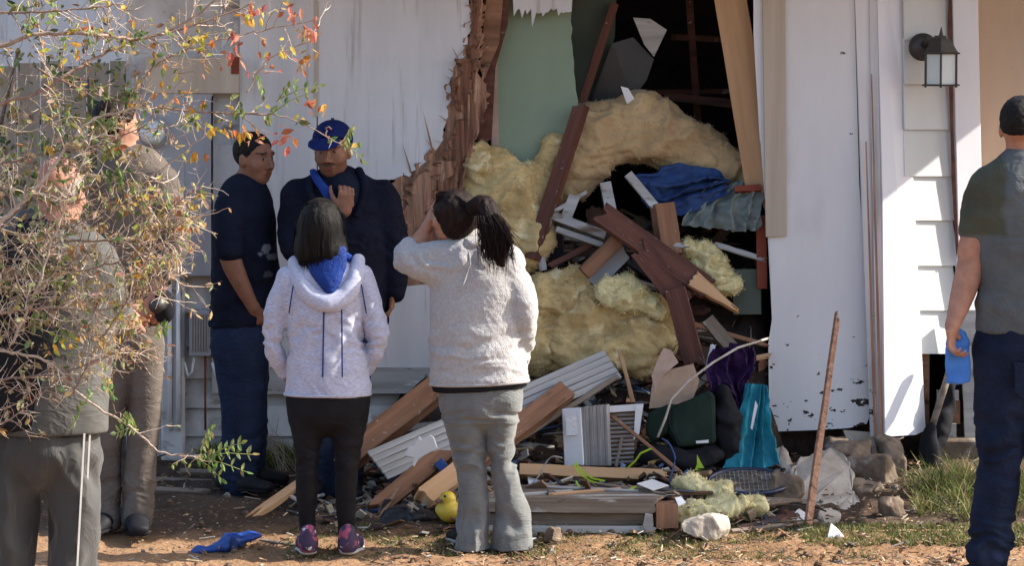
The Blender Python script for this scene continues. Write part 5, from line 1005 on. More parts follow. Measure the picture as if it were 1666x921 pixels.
garment(w6, 'undershirt', pch([(780, 618, 0, 79, .14), (782, 630, 0, 77, .135)], y0, .02), 'black_cloth', .008, None, [(P(782, 634, y0), (.06, 0, -1)), (P(782, 610, y0), (0, 0, 1))])
pr = pch([(784, 628, 0, 68, .125), (782, 655, 0, 68, .13)], y0, .018) + pch([(750, 650, -.0, 36, .115), (755, 680, 0, 36, .11), (764, 735, .0, 26, .08), (769, 785, .0, 24, .072), (770, 840, 0, 24, .072), (768, 880, .0, 28, .09), (767, 903, .02, 30, .11), (767, 925, .03, 30, .12)], y0, .012) \
    + pch([(816, 650, .0, 36, .115), (816, 680, 0, 31, .105), (815, 735, .0, 21, .075), (824, 785, .0, 23, .072), (834, 835, .02, 26, .075), (833, 872, .02, 32, .09), (832, 895, .03, 34, .11), (832, 920, .04, 34, .12)], y0, .012)
zk = P(0, 745, y0).z
garment(w6, 'trousers', pr, 'grey_stretch', .0065, cloth_disp(.005, (6, 6, 6), 12, .004, [(zk, .07, .011, (6, 6, 22)), (P(0, 675, y0).z, .04, .008, (6, 6, 24)), (P(0, 850, y0).z, .11, .010, (12, 12, 4))]), [(P(790, 622, y0), (0, 0, 1)), (Vector((0, 0, .022)), (0, 0, -1))])
shoe(765, 905, .07, y0, (-.5, .85, 0), 'shoe_dark', 'sole', .25, w6); shoe(834, 900, .08, y0, (.5, .85, 0), 'shoe_dark', 'sole', .25, w6)
hair = [ell(hc+Vector((.010, -.010, .032)), (.096, .096, .092), (-.85, .5, 0), k=.03), ell(hc+Vector((.045, -.035, -.005)), (.07, .07, .07), k=.03), ell(hc+Vector((.015, -.045, -.045)), (.062, .05, .055), k=.03)]
hr = garment(w6, 'hair', hair, 'dark_brown_hair', .006, hair_disp(.003, 9, (40, 40, 40)), [(hc+Vector((-.068, .055, .05)), (-.80, .50, -.33))])
tail = pch([(768, 338, -.09, 13, .035), (788, 333, -.12, 17, .04), (798, 360, -.14, 21, .045), (805, 390, -.15, 19, .04), (811, 412, -.155, 12, .03), (816, 430, -.16, 6, .018)], y0, .018)
tl = garment(w6, 'ponytail', tail, 'dark_brown_hair', .006, hair_disp(.004, 5, (60, 60, 8)))
rt = []
for i in range(800):
    t0 = rr.uniform(-1, 1); t1 = rr.uniform(-1, 1); a = P(772, 338, y0-.10); 
    b = P(796+t0*17, 321+abs(t1)*10, y0-.14-.05*t1); c = P(804+t0*28+rr.gauss(0, 4), 380, y0-.17-.05*t1); d = P(811+t0*18+rr.gauss(0, 9), 412+rr.gauss(0, 15), y0-.17-.03*t1)
    rt.append(bez(a, b, c, d, 8))
for i in range(600):
    an = rr.uniform(-.9, 1.3); a = hc+Vector((-.05+rr.uniform(-.02, .02), .04*an, .115)); a = hc+Vector((-.075, .0+.07*an, .07+rr.uniform(-.01, .03))); b = hc+Vector((-.02, -.07-.04*an, .15-.06*abs(an))); c = hc+Vector((.07, -.12, .05)); d = P(772, 338, y0-.10)
    rt.append(bez(a, b, c, d, 8))
strands('hair_strands', 'dark_brown_hair', tl, rt, 2)
MB().tube([P(771+7*math.cos(t), 338+12*math.sin(t), y0-.105+.02*math.cos(t)) for t in np.linspace(0, 6.28, 14)], .006, 6).build('hair_tie', 'black_cloth', w6, True)

# ---- man in the blue cap
y0 = -.78; s4 = S(y0)
hc = P(541, 245, y0-.02); hf = (-.22, -1, -.12)
wrA = P(640, 474, y0-.02); wrB = P(560, 342, y0-.16)
body = pch([(546, 280, 0, 21, .06), (552, 300, .01, 26, .065), (552, 370, 0, 60, .09), (552, 520, 0, 52, .09)], y0) \
    + pch([(612, 315, 0, 20, .055), (640, 400, 0, 17, .045), (640, 474, -.02, 12, .03)], y0) + hand(wrA, (-.12, -.1, -1), (-1, 0, 0), 1, .45, 1.0) \
    + pch([(488, 315, 0, 20, .055), (478, 400, -.06, 17, .045), (560, 342, -.16, 11, .03)], y0) + hand(wrB, (.15, -.2, 1), (-.2, 1, .1), 1, 1.0, 1.0) \
    + pch([(525, 540, 0, 30, .10), (522, 660, 0, 22, .07), (520, 780, 0, 14, .05)], y0) + pch([(578, 540, 0, 30, .10), (572, 660, 0, 22, .07), (566, 780, 0, 14, .05)], y0)
m4, fr4 = build_person('moustached man in a blue baseball cap and dark navy jacket facing the yard', 550, y0, dict(c=hc, f=hf, s=1.02, jaw=1.05), body, 'brown', moustache=True, stubble=.45)
rows = [(552, 292, .0, 40, .07), (552, 318, 0, 82, .11), (553, 350, 0, 86, .13), (554, 410, 0, 82, .14), (552, 470, 0, 82, .14), (552, 530, 0, 80, .14)]
pr = pch(rows, y0, .02) + pch([(620, 318, 0, 30, .08), (636, 370, .0, 27, .07), (642, 420, .0, 23, .065), (644, 476, -.02, 17, .05)], y0, .018) + pch([(484, 318, 0, 28, .08), (476, 370, -.03, 24, .07), (484, 405, -.10, 22, .065), (520, 385, -.15, 19, .05), (550, 356, -.17, 15, .04)], y0, .018)
garment(m4, 'jacket', pr, 'navy_jacket', .009, cloth_disp(.010, (6, 6, 9), 21, .005, [(P(0, 410, y0).z, .12, .006, (10, 10, 18))]), [(P(552, 528, y0), (0, 0, -1))])
garment(m4, 'jacket_collar', pch([(512, 286, -.04, 8, .03), (504, 312, -.10, 8, .018), (528, 352, -.135, 7, .014)], y0, .02), 'navy_jacket', .007, cloth_disp(.004))
garment(m4, 'jacket_collar', pch([(584, 280, -.02, 8, .03), (594, 305, -.09, 8, .018), (580, 350, -.13, 7, .014)], y0, .02), 'navy_jacket', .007, cloth_disp(.004))
garment(m4, 'shirt', [ell(P(560, 325, y0-.075), (.085, .06, .13), k=.02)], 'navy_tee', .008)
garment(m4, 'blue_scarf', pch([(509, 279, -.06, 6, .015), (517, 294, -.10, 8, .011), (534, 316, -.125, 9, .010), (546, 332, -.13, 7, .008)], y0, .02), 'royal_lining', .006, cloth_disp(.004))
pr = pch([(552, 490, 0, 68, .11), (552, 530, 0, 72, .12), (552, 555, 0, 72, .12)], y0) + pch([(526, 550, 0, 38, .11), (523, 660, 0, 30, .09), (520, 780, 0, 26, .08), (519, 800, 0, 26, .08)], y0) + pch([(578, 550, 0, 36, .11), (572, 660, 0, 28, .09), (566, 780, 0, 25, .08), (565, 800, 0, 25, .08)], y0)
garment(m4, 'trousers', pr, 'dark_jeans', .010, cloth_disp(.008, (6, 6, 12), 22, .004))
shoe(520, 800, 0, y0, (-.3, -1, 0), 'shoe_dark', 'sole', .28, m4); shoe(568, 800, 0, y0, (.2, -1, 0), 'shoe_dark', 'sole', .28, m4)
F4 = Vector(hf).normalized(); hx_ = Vector((0, 0, 1))
cap = [ell(hc+Vector((0, .012, .052)), (.094, .114, .096), hf, (0, 0, 1), .02)]
cp = garment(m4, 'baseball_cap', cap, 'blue_cap', .006, cloth_disp(.002), [(hc+Vector((0, 0, .042)), (-.06, -.25, -1))])
R4 = F4.cross(Vector((0, 0, 1))).normalized()
vis = [ell(hc+F4*.115+Vector((-.010, 0, .052)), (.078, .072, .011), F4-Vector((0, 0, .42)), (0, 0, 1), .01)]
lump('visor', vis, 'blue_cap', .006, None, (), cp)
em = [Vector((hc.x, hc.y, hc.z))+F4*.116+R4*(-.005)+(R4*a+Vector((0, 0, 1))*b)*.9-F4*(abs(a)*.25+(b-.06)*.28)+Vector((0, 0, .0)) for a, b in ((-.018, .125), (-.004, .138), (.012, .132), (.004, .118), (.012, .102), (.004, .088), (-.012, .090))]
MB().tube(em, .0042, 6).build('emblem', 'emblem', cp, True)
MB().tube([hc+Vector((0, .012, .145)), hc+Vector((0, .012, .152))], .008, 8).build('cap_button', 'blue_cap', cp, True)
garment(m4, 'hair', [ell(hc+Vector((0, .025, .02)), (.085, .085, .082), k=.02)], 'short_black_hair', .007, None, [(hc+Vector((0, -.0, 0)), F4), (hc+Vector((0, 0, -.05)), (0, 0, -1))])

# ---- young man in navy t-shirt, seen from his right side
y0 = -.66; hc = P(414, 258, y0); hf = (.80, -.62, -.06); wr = P(410, 496, y0-.14)
body = pch([(406, 292, .02, 23, .06), (400, 312, .02, 28, .065), (397, 400, 0, 36, .10), (397, 520, 0, 36, .10)], y0) \
    + pch([(372, 345, -.12, 18, .055), (374, 415, -.15, 18, .046), (394, 465, -.15, 14, .038), (412, 500, -.13, 10, .028)], y0) + hand(P(412, 500, y0-.13), (.35, .25, -1), (-.1, 1, 0), -1, .5, 1.0) \
    + pch([(395, 345, .14, 18, .055), (400, 420, .16, 16, .045), (415, 495, .12, 11, .03)], y0) \
    + pch([(392, 545, -.06, 26, .07), (398, 660, -.05, 24, .065), (385, 785, -.02, 14, .045)], y0) + pch([(394, 545, .07, 26, .07), (402, 660, .08, 24, .065), (400, 780, .1, 14, .045)], y0)
m3, fr3 = build_person('young man in navy t-shirt and jeans standing side on, hand at his pocket', 395, y0, dict(c=hc, f=hf, s=1.0, jaw=1.0), body, 'brown')
rows = [(399, 306, .02, 24, .07), (397, 324, .01, 42, .13), (397, 350, 0, 50, .155), (398, 400, 0, 53, .15), (400, 450, 0, 56, .15), (397, 500, 0, 56, .15), (395, 540, 0, 55, .15)]
pr = pch(rows, y0, .02) + pch([(376, 338, -.10, 27, .07), (372, 375, -.14, 26, .07), (374, 408, -.16, 25, .065)], y0, .018) + pch([(405, 338, .12, 25, .07), (408, 400, .16, 22, .065)], y0, .018)
ts = garment(m3, 't_shirt', pr, 'navy_print', .009, cloth_disp(.010, (6, 6, 8), 31, .005, [(P(0, 500, y0).z, .12, .006, (9, 9, 14))]), [(P(395, 532, y0), (0, 0, -1))])
garment(m3, 'neck_band', pch([(388, 305, .0, 10, .05), (408, 312, -.04, 9, .03)], y0, .018), 'navy_tee', .007)
Vt = np.empty(len(ts.data.vertices)*3); ts.data.vertices.foreach_get('co', Vt); Vt = Vt.reshape(-1, 3)+np.array(tuple(wo(ts)))
ct = np.tile(np.array((.008, .011, .024)), (len(Vt), 1)); nn_ = .35*fbm(Vt*45, 2, 8)
for (px_, py_, rx_, rz_, w_) in ((433, 404, .020, .022, .8), (442, 418, .024, .014, .7), (451, 412, .010, .026, .6), (436, 446, .024, .016, .25), (424, 412, .010, .010, .7)):
    q_ = P(px_, py_, y0-.1); m_ = (((Vt[:, 0]-q_.x)/rx_)**2+((Vt[:, 2]-q_.z)/rz_)**2+nn_ < 1) & (Vt[:, 1] < y0); ct[m_] = np.array((.28, .30, .34))*w_
ac = ts.data.color_attributes.new('Col', 'FLOAT_COLOR', 'POINT'); cc_ = np.ones((len(Vt), 4), np.float32); cc_[:, :3] = ct; ac.data.foreach_set('color', cc_.ravel())
pr = pch([(395, 490, 0, 47, .13), (393, 530, 0, 51, .142), (393, 560, 0, 50, .145)], y0) + pch([(391, 560, -.06, 46, .10), (396, 660, -.05, 38, .09), (392, 720, -.04, 33, .08), (388, 790, -.02, 28, .075)], y0) + pch([(394, 560, .08, 44, .10), (402, 660, .08, 36, .09), (402, 780, .1, 28, .075)], y0)
garment(m3, 'jeans', pr, 'jeans', .010, cloth_disp(.010, (6, 6, 12), 32, .005, [(P(0, 760, y0).z, .12, .008, (9, 9, 22))]))
shoe(380, 806, -.04, y0, (.9, -.5, 0), 'shoe_dark', 'black_cloth', .29, m3, .05); shoe(400, 800, .1, y0, (.9, -.2, 0), 'shoe_dark', 'black_cloth', .29, m3, .05)
FF = Vector(hf).normalized()
hair = [ell(hc+Vector((0, .0, .036))-FF*.012, (.083, .101, .092), hf, k=.02)]
garment(m3, 'hair', hair, 'short_black_hair', .005, lambda V, N: .0025*fbm(V*90, 2, 2), [(hc+FF*.052+Vector((0, 0, .052)), FF*.75-Vector((0, 0, .55))), (hc+Vector((0, 0, -.035))-FF*.03, Vector((0, 0, -1))+FF*.9)])

# ---- man at the right edge, from behind
y0 = -3.40; hc = P(1661, 208, y0); hf = (.35, 1, -.06); wr = P(1549, 528, y0-.075)
body = pch([(1664, 250, .01, 27, .062), (1668, 285, .02, 34, .07), (1672, 380, 0, 58, .10), (1668, 520, 0, 56, .10)], y0) \
    + pch([(1604, 322, 0, 20, .055), (1584, 400, .0, 25, .055), (1582, 425, .0, 24, .052), (1566, 480, -.03, 20, .044), (1550, 530, -.072, 12, .032)], y0) + hand(wr, (-.05, -.10, -1), (.75, -.35, -.1), -1, .75, 1.05) \
    + pch([(1736, 322, 0, 20, .055), (1758, 420, 0, 24, .052), (1752, 520, .1, 13, .034)], y0) + hand(P(1752, 522, y0+.1), (0, .2, -1), (-1, 0, 0), 1, .4) \
    + pch([(1632, 560, 0, 42, .11), (1632, 700, 0, 30, .085), (1618, 880, 0, 20, .06)], y0) + pch([(1706, 560, 0, 42, .11), (1712, 700, 0, 30, .085), (1722, 880, 0, 20, .06)], y0)
m7, fr7 = build_person('man at the right edge in grey t-shirt with olive sleeves and dark jeans', 1668, y0, dict(c=hc, f=hf, s=1.0), body, 'light', cloths=())
rows = [(1666, 258, .01, 34, .07), (1668, 285, 0, 62, .10), (1669, 315, 0, 88, .13), (1670, 380, 0, 86, .14), (1668, 450, 0, 80, .14), (1666, 530, 0, 78, .14), (1666, 560, 0, 78, .14)]
pr = pch(rows, y0, .04) + pch([(1626, 290, .0, 26, .07), (1604, 312, .0, 36, .088), (1594, 340, 0, 32, .082), (1588, 360, 0, 29, .074), (1586, 372, 0, 28, .07)], y0, .03) + pch([(1712, 290, .0, 26, .07), (1738, 312, .0, 36, .085), (1752, 372, 0, 29, .074)], y0, .03)
ts = garment(m7, 't_shirt', pr, 'two_tone_tee', .008, cloth_disp(.010, (6, 6, 6), 41, .004, [(P(0, 330, y0).z, .12, .006, (10, 6, 7)), (P(0, 500, y0).z, .10, .006, (5, 5, 10))]), [(P(1666, 541, y0), (0, 0, -1))])
Vt = np.empty(len(ts.data.vertices)*3); ts.data.vertices.foreach_get('co', Vt); Vt = Vt.reshape(-1, 3)+np.array(tuple(wo(ts))); xs_ = P(1622, 300, y0).x
k_ = sm((xs_+.035-Vt[:, 0]+.02*fbm(Vt*12, 2, 3))/.03)*sm((Vt[:, 2]-P(0, 385, y0).z)/.02); ct = np.array((.115, .125, .128))*(1-k_[:, None])+np.array((.080, .082, .058))*k_[:, None]
ac = ts.data.color_attributes.new('Col', 'FLOAT_COLOR', 'POINT'); cc_ = np.ones((len(Vt), 4), np.float32); cc_[:, :3] = ct; ac.data.foreach_set('color', cc_.ravel())
garment(m7, 'neck_band', pch([(1640, 268, .0, 9, .05), (1666, 266, -.05, 9, .03), (1692, 268, .0, 9, .05)], y0, .018), 'grey_tee', .007)
pr = pch([(1666, 520, 0, 76, .135), (1666, 560, 0, 78, .14)], y0) + pch([(1628, 575, 0, 46, .125), (1630, 660, 0, 44, .115), (1628, 740, 0, 38, .10), (1618, 820, 0, 36, .095), (1612, 870, 0, 37, .10), (1610, 900, 0, 36, .10)], y0) + pch([(1706, 575, 0, 46, .125), (1712, 740, 0, 38, .10), (1722, 900, 0, 36, .10)], y0)
garment(m7, 'jeans', pr, 'dark_jeans', .009, cloth_disp(.008, (6, 6, 9), 46, .005, [(P(0, 720, y0).z, .13, .010, (8, 8, 18)), (P(0, 880, y0).z, .10, .012, (9, 9, 24))]), [(P(1666, 530, y0), (0, 0, 1))])
MB().poly([P(1650, 590, y0-.148), P(1690, 592, y0-.15), P(1688, 640, y0-.150), P(1669, 652, y0-.15), P(1652, 638, y0-.148)], .004).build('back_pocket', 'dark_jeans', m7)
shoe(1608, 908, 0, y0, (-.35, 1, 0), 'shoe_dark', 'black_cloth', .30, m7, .052); shoe(1722, 908, 0, y0, (.3, 1, 0), 'shoe_dark', 'black_cloth', .30, m7, .052)
FF = Vector(hf).normalized()
garment(m7, 'hair', [ell(hc+Vector((0, 0, .036))-FF*.012, (.080, .101, .092), hf, k=.02), ell(hc+Vector((0, 0, -.005))-FF*.05, (.058, .049, .05), hf, k=.03)], 'short_black_hair', .005, lambda V, N: .002*fbm(V*90, 2, 2), [(hc+FF*.05+Vector((0, 0, .06)), FF*.8-Vector((0, 0, .5))), (hc+Vector((0, 0, -.014))-FF*.06, Vector((0, 0, -1))+FF*.5)])
# blue bundle in his hand
bb = thing('blue_cloth_bundle', 'bright blue rolled cloth bundle held in the hand of the man at the right edge', 'cloth bundle', P(1556, 600, y0-.05))
def bbp(nm, prims, h=.006, seed=1): 
    V, Fc = sdf_mesh(prims, h); N = vnormals(V, Fc); V = V+N*(.003*folds(V, (16, 16, 20), seed))[:, None]; return mkmesh(nm, V, Fc, 'bundle_blue', bb, True)
mat('bundle_blue', (.08, .24, .62), (.05, .16, .48), (8, 8, 8), .5, .2)
rc_ = P(1557, 556, y0-.07)
bbp('rolled_top', [seg(P(1546+11*math.cos(t)+11, 553+14*math.sin(t), y0-.03), P(1546+11*math.cos(t+.7)+11, 553+14*math.sin(t+.7), y0-.03), .013, k=.01) for t in np.arange(0, 6.28, .7)] + [seg(P(1546, 562, y0-.03), P(1572, 560, y0-.03), .018, k=.02)])
V, Fc = sdf_mesh([seg(P(1558, 566, y0-.04), P(1559, 622, y0-.06), (.050, .014), (.052, .012), k=.01, cap=.8)], .006, [(P(1558, 631, y0), (.05, 0, -1))])
mkmesh('hanging_part', V+vnormals(V, Fc)*(.003*folds(V, (14, 14, 5), 5))[:, None], Fc, 'bundle_blue', bb, True)

# ---- man in the left foreground, seen from behind through the branches
y0 = -5.13; hc = P(98, 312, y0); hf = (.35, 1, -.15)
body = pch([(92, 355, -.01, 32, .062), (85, 385, 0, 40, .07), (75, 500, 0, 80, .11), (72, 690, 0, 70, .11)], y0) \
    + pch([(146, 430, 0, 22, .05), (175, 515, .06, 18, .04), (200, 515, .35, 16, .035)], y0) + hand(P(200, 515, y0+.35), (.3, .8, .1), (-.5, 0, -.6), -1, .6) + pch([(4, 430, 0, 22, .05), (-26, 520, .05, 18, .04), (0, 600, .15, 16, .035)], y0) + hand(P(0, 600, y0+.15), (.2, .5, -1), (.5, 0, 0), 1, .5) \
    + pch([(30, 740, 0, 34, .08), (22, 880, 0, 24, .06), (20, 1060, 0, 18, .05)], y0) + pch([(110, 740, 0, 34, .08), (116, 880, 0, 24, .06), (118, 1060, 0, 18, .05)], y0)
m1, fr1 = build_person('balding man in the left foreground in grey top and striped track trousers', 72, y0, dict(c=hc, f=hf, s=1.02, jaw=1.1), body, 'ruddy')
rows = [(84, 372, 0, 44, .08), (78, 398, 0, 96, .11), (76, 440, 0, 118, .14), (74, 540, 0, 112, .16), (72, 640, 0, 108, .16), (70, 720, 0, 108, .16)]
garment(m1, 'sweater', pch(rows, y0, .04)+pch([(150, 425, 0, 40, .09), (172, 480, .02, 36, .08), (182, 520, .10, 30, .065), (198, 516, .30, 22, .05)], y0, .018)+pch([(2, 425, 0, 40, .09), (-28, 520, .05, 34, .08), (-4, 590, .14, 24, .055)], y0, .018), 'dull_grey_top', .009, cloth_disp(.009, (4, 4, 5), 51, .005), [(P(72, 704, y0), (0, 0, -1))])
garment(m1, 'vest', pch([(78, 392, -.005, 80, .10), (70, 440, -.005, 104, .145), (56, 540, -.005, 100, .165), (44, 640, -.005, 92, .166), (44, 690, 0, 90, .166)], y0, .04), 'charcoal_top', .010, cloth_disp(.010, (5, 5, 7), 52, .004), [(P(72, 690, y0), (.15, 0, -1))])
pr = pch([(72, 690, 0, 90, .15), (72, 730, 0, 92, .155)], y0) + pch([(24, 745, 0, 50, .13), (18, 880, 0, 40, .12), (14, 1060, 0, 36, .11)], y0, .012) + pch([(116, 745, 0, 49, .13), (121, 880, 0, 41, .12), (122, 1060, 0, 37, .11)], y0, .012)
garment(m1, 'track_trousers', pr, 'satin_pants', .010, cloth_disp(.010, (7, 7, 5), 53, .008, [(P(0, 800, y0).z, .3, .010, (9, 9, 3))]), [(P(72, 700, y0), (0, 0, 1))])
for off in (0, 9):
    MB().poly([P(136+off, 706, y0-.135+off*.004), P(139+off, 706, y0-.132+off*.004), P(120+off, 1060, y0-.12+off*.004), P(117+off, 1060, y0-.123+off*.004)], .004).build('side_stripe', 'stripe_white', m1)
garment(m1, 'hair', [ell(hc+Vector((0, 0, .012)), (.083, .10, .078), hf, k=.02)], 'grey_hair', .006, lambda V, N: .003*fbm(V*70, 2, 2), [(hc+Vector(hf).normalized()*.035, hf), (hc+Vector((0, 0, .055)), (0, 0, 1)), (hc+Vector((0, 0, -.05)), (0, 0, -1))])
shoe(20, 1085, 0, y0, (0, 1, 0), 'shoe_dark', 'sole', .3, m1); shoe(118, 1085, 0, y0, (.2, 1, 0), 'shoe_dark', 'sole', .3, m1)

# ---- man in khaki with black camera bag
y0 = -1.42; hc = P(190, 205, y0); hf = (.75, .5, -.25)
body = pch([(198, 245, 0, 24, .06), (205, 265, 0, 28, .06), (220, 360, 0, 46, .10), (215, 500, 0, 42, .10)], y0) \
    + pch([(262, 300, -.06, 24, .06), (285, 380, -.10, 20, .05), (258, 470, -.14, 13, .034)], y0) + hand(P(250, 480, y0-.16), (-.1, -.1, -.7), (0, 1, -.3), 1, .6) + pch([(170, 300, .05, 24, .06), (160, 400, .0, 20, .05), (206, 500, -.18, 13, .034)], y0) + hand(P(206, 500, y0-.2), (.6, .0, -.5), (.2, 1, 0), -1, .6) \
    + pch([(190, 550, 0, 24, .07), (183, 660, .01, 15, .05), (175, 740, .03, 13, .045), (174, 832, .03, 13, .045)], y0) + pch([(235, 550, 0, 24, .07), (235, 660, 0, 15, .05), (224, 836, 0, 13, .045)], y0)
m2_, fr2 = build_person('man in khaki shirt and trousers behind the branches holding a black camera', 212, y0, dict(c=hc, f=hf, s=1.0), body, 'light')
rows = [(206, 262, 0, 34, .08), (216, 285, 0, 62, .11), (222, 340, 0, 62, .13), (220, 420, 0, 54, .13), (215, 500, 0, 54, .13), (214, 530, 0, 54, .13)]
garment(m2_, 'shirt', pch(rows, y0, .04)+pch([(262, 300, -.05, 32, .08), (285, 380, -.10, 27, .07), (268, 445, -.13, 21, .055)], y0, .018)+pch([(170, 300, .05, 30, .08), (158, 400, 0, 26, .07), (185, 470, -.12, 20, .055)], y0, .018), 'khaki_shirt', .009, cloth_disp(.006, (6, 6, 8), 61, .005), [(P(214, 524, y0), (0, 0, -1))])
garment(m2_, 'belt', pch([(214, 512, 0, 56, .135), (214, 524, 0, 56, .135)], y0, .02), 'black_cloth', .009, None, [(P(214, 526, y0), (0, 0, -1)), (P(214, 510, y0), (0, 0, 1))])
pr = pch([(213, 490, 0, 46, .115), (213, 530, 0, 52, .13), (213, 560, 0, 52, .13)], y0) + pch([(190, 560, 0, 32, .11), (184, 650, 0, 25, .09), (176, 740, .03, 21, .08), (174, 832, .03, 23, .085), (174, 850, .03, 23, .09)], y0, .01) + pch([(236, 560, 0, 31, .11), (236, 650, 0, 27, .09), (230, 740, 0, 25, .08), (224, 828, 0, 26, .085), (223, 846, 0, 26, .09)], y0, .01)
garment(m2_, 'trousers', pr, 'khaki', .009, cloth_disp(.006, (6, 6, 10), 62, .003, [(P(0, 800, y0).z, .07, .007, (9, 9, 22))]))
shoe(172, 845, 0, y0, (-.2, -1, 0), 'shoe_dark', 'black_cloth', .29, m2_, .052); shoe(222, 852, 0, y0, (.15, -1, 0), 'shoe_dark', 'black_cloth', .31, m2_, .055)
garment(m2_, 'hair', [ell(hc+Vector((0, 0, .032))-Vector(hf).normalized()*.012, (.086, .105, .095), hf, k=.02)], 'dark_brown_hair', .006, lambda V, N: .003*fbm(V*70, 2, 2), [(hc+Vector(hf).normalized()*.05+Vector((0, 0, .05)), Vector(hf)*.8-Vector((0, 0, .5))), (hc+Vector((0, 0, -.045)), (0, 0, -1))])
cm = thing('video_camera', 'black camera held at waist height by the man in khaki', 'camera', P(268, 500, y0-.24))
blob('camera_body', None, None, [(268, 505, y0-.24, 17, .055, 24, 10), (266, 485, y0-.24, 15, .05, 14, 0)], 'black_cloth', h=.008, k=.02, amp=.003, parent=cm)
MB().tube([P(262, 494, y0-.28), P(254, 498, y0-.40)], [.030, .034], 14).build('lens', 'black_metal', cm, True)
# ------------------------------------------------------------------ shrub in the left foreground
YB = -6.0
rs = random.Random(31)
br = MB(); lv = MB()
leafc = {'k': [(.52, .42, .26), (.42, .30, .17), (.60, .50, .32)], 'g': [(.19, .25, .09), (.13, .18, .06), (.27, .33, .13)], 'y': [(.62, .44, .08), (.54, .46, .10)], 'o': [(.58, .27, .06), (.52, .22, .07)], 'r': [(.38, .12, .08), (.48, .20, .14)], 'b': [(.38, .26, .12), (.45, .34, .18), (.30, .19, .09)]}
def leaf(p, d, L, col):
    d = d.normalized(); s_ = d.cross(Vector((rs.gauss(0, 1), rs.gauss(0, 1), rs.gauss(0, 1)))).normalized(); n = d.cross(s_); w_ = L*.24
    pts = [p, p+d*L*.3+s_*w_+n*L*.05, p+d*L*.65+s_*w_*.8+n*L*.03, p+d*L, p+d*L*.65-s_*w_*.8+n*L*.03, p+d*L*.3-s_*w_+n*L*.05, p+d*L*.5-n*L*.06]
    i0 = len(lv.v); lv.v += pts; c = tuple(max(0, v*rs.uniform(.75, 1.2)) for v in col); lv.c += [c]*7
    lv.f += [[i0, i0+1, i0+6], [i0+1, i0+2, i0+6], [i0+2, i0+3, i0+6], [i0+3, i0+4, i0+6], [i0+4, i0+5, i0+6], [i0+5, i0, i0+6]]
def spline(ps, n):
    out = []
    for i in range(len(ps)-1):
        p0 = ps[max(i-1, 0)]; p1 = ps[i]; p2 = ps[i+1]; p3 = ps[min(i+2, len(ps)-1)]
        for q in range(n):
            t = q/n; out.append(.5*((2*p1)+(-p0+p2)*t+(2*p0-5*p1+4*p2-p3)*t*t+(-p0+3*p1-3*p2+p3)*t**3))
    out.append(ps[-1]); return out
tw_cols = [(.58, .48, .40), (.42, .32, .25), (.68, .60, .52), (.28, .20, .17)]
def twig(p, d, L, r, depth, leafy, pal):
    n = max(4, int(L/.022)); pts = [p]; d = d.normalized(); bend = Vector((rs.gauss(0, .5), rs.gauss(0, .5), rs.gauss(0, .5)))
    for i in range(n):
        d = (d+bend*.10+Vector((rs.gauss(0, .16), rs.gauss(0, .14), rs.gauss(0, .16)))).normalized(); pts.append(pts[-1]+d*L/n)
    c = rs.choice(tw_cols); br.tube(pts, [r*(1-.75*i/n) for i in range(n+1)], 4, c, caps=False)
    if depth > 0:
        for i in range(1, n):
            if rs.random() < .48:
                dd = (pts[i+1 if i < n else n]-pts[i-1]).normalized(); side = dd.cross(Vector((rs.gauss(0, 1), rs.gauss(0, .8), rs.gauss(0, 1)))).normalized()
                twig(pts[i], dd*.55+side, L*rs.uniform(.35, .8), r*.6, depth-1, leafy, pal)
    if rs.random() < leafy:
        for q in range(rs.randint(1, 4)):
            i = rs.randint(n//2, n); dd = Vector((rs.gauss(0, .6), rs.gauss(0, .6), rs.gauss(-.35, .6))); leaf(pts[i], dd, rs.uniform(.016, .036), rs.choice(leafc[rs.choice(pal)]))
    return pts
def branch(ps, r0, r1, dens, L, pal, leafy=.3, depth=1, col=None, yj=0):
    V = [P(a, b, YB+(c if c else 0)+yj) for a, b, c in [(q+(0,))[:3] for q in ps]]; pts = spline(V, 8); n = len(pts)
    pts = [p+Vector((rs.gauss(0, .002), rs.gauss(0, .002), rs.gauss(0, .002))) for p in pts]
    br.tube(pts, [(r0+(r1-r0)*i/(n-1))*.8 for i in range(n)], 7, col or rs.choice(((.36, .28, .23), (.28, .20, .17), (.46, .38, .32))))
    for i in range(1, n-1):
        d = (pts[i+1]-pts[i-1]).normalized(); seglen = (pts[i]-pts[i-1]).length
        k = dens*seglen; k = int(k)+(rs.random() < k-int(k))
        for _ in range(k):
            side = d.cross(Vector((rs.gauss(0, .6), rs.gauss(0, 1), rs.gauss(0, .6)))).normalized()
            twig(pts[i], d*.6+side, L*rs.uniform(.4, 1.1), r1*.55+.0008, depth, leafy, pal)
    return pts
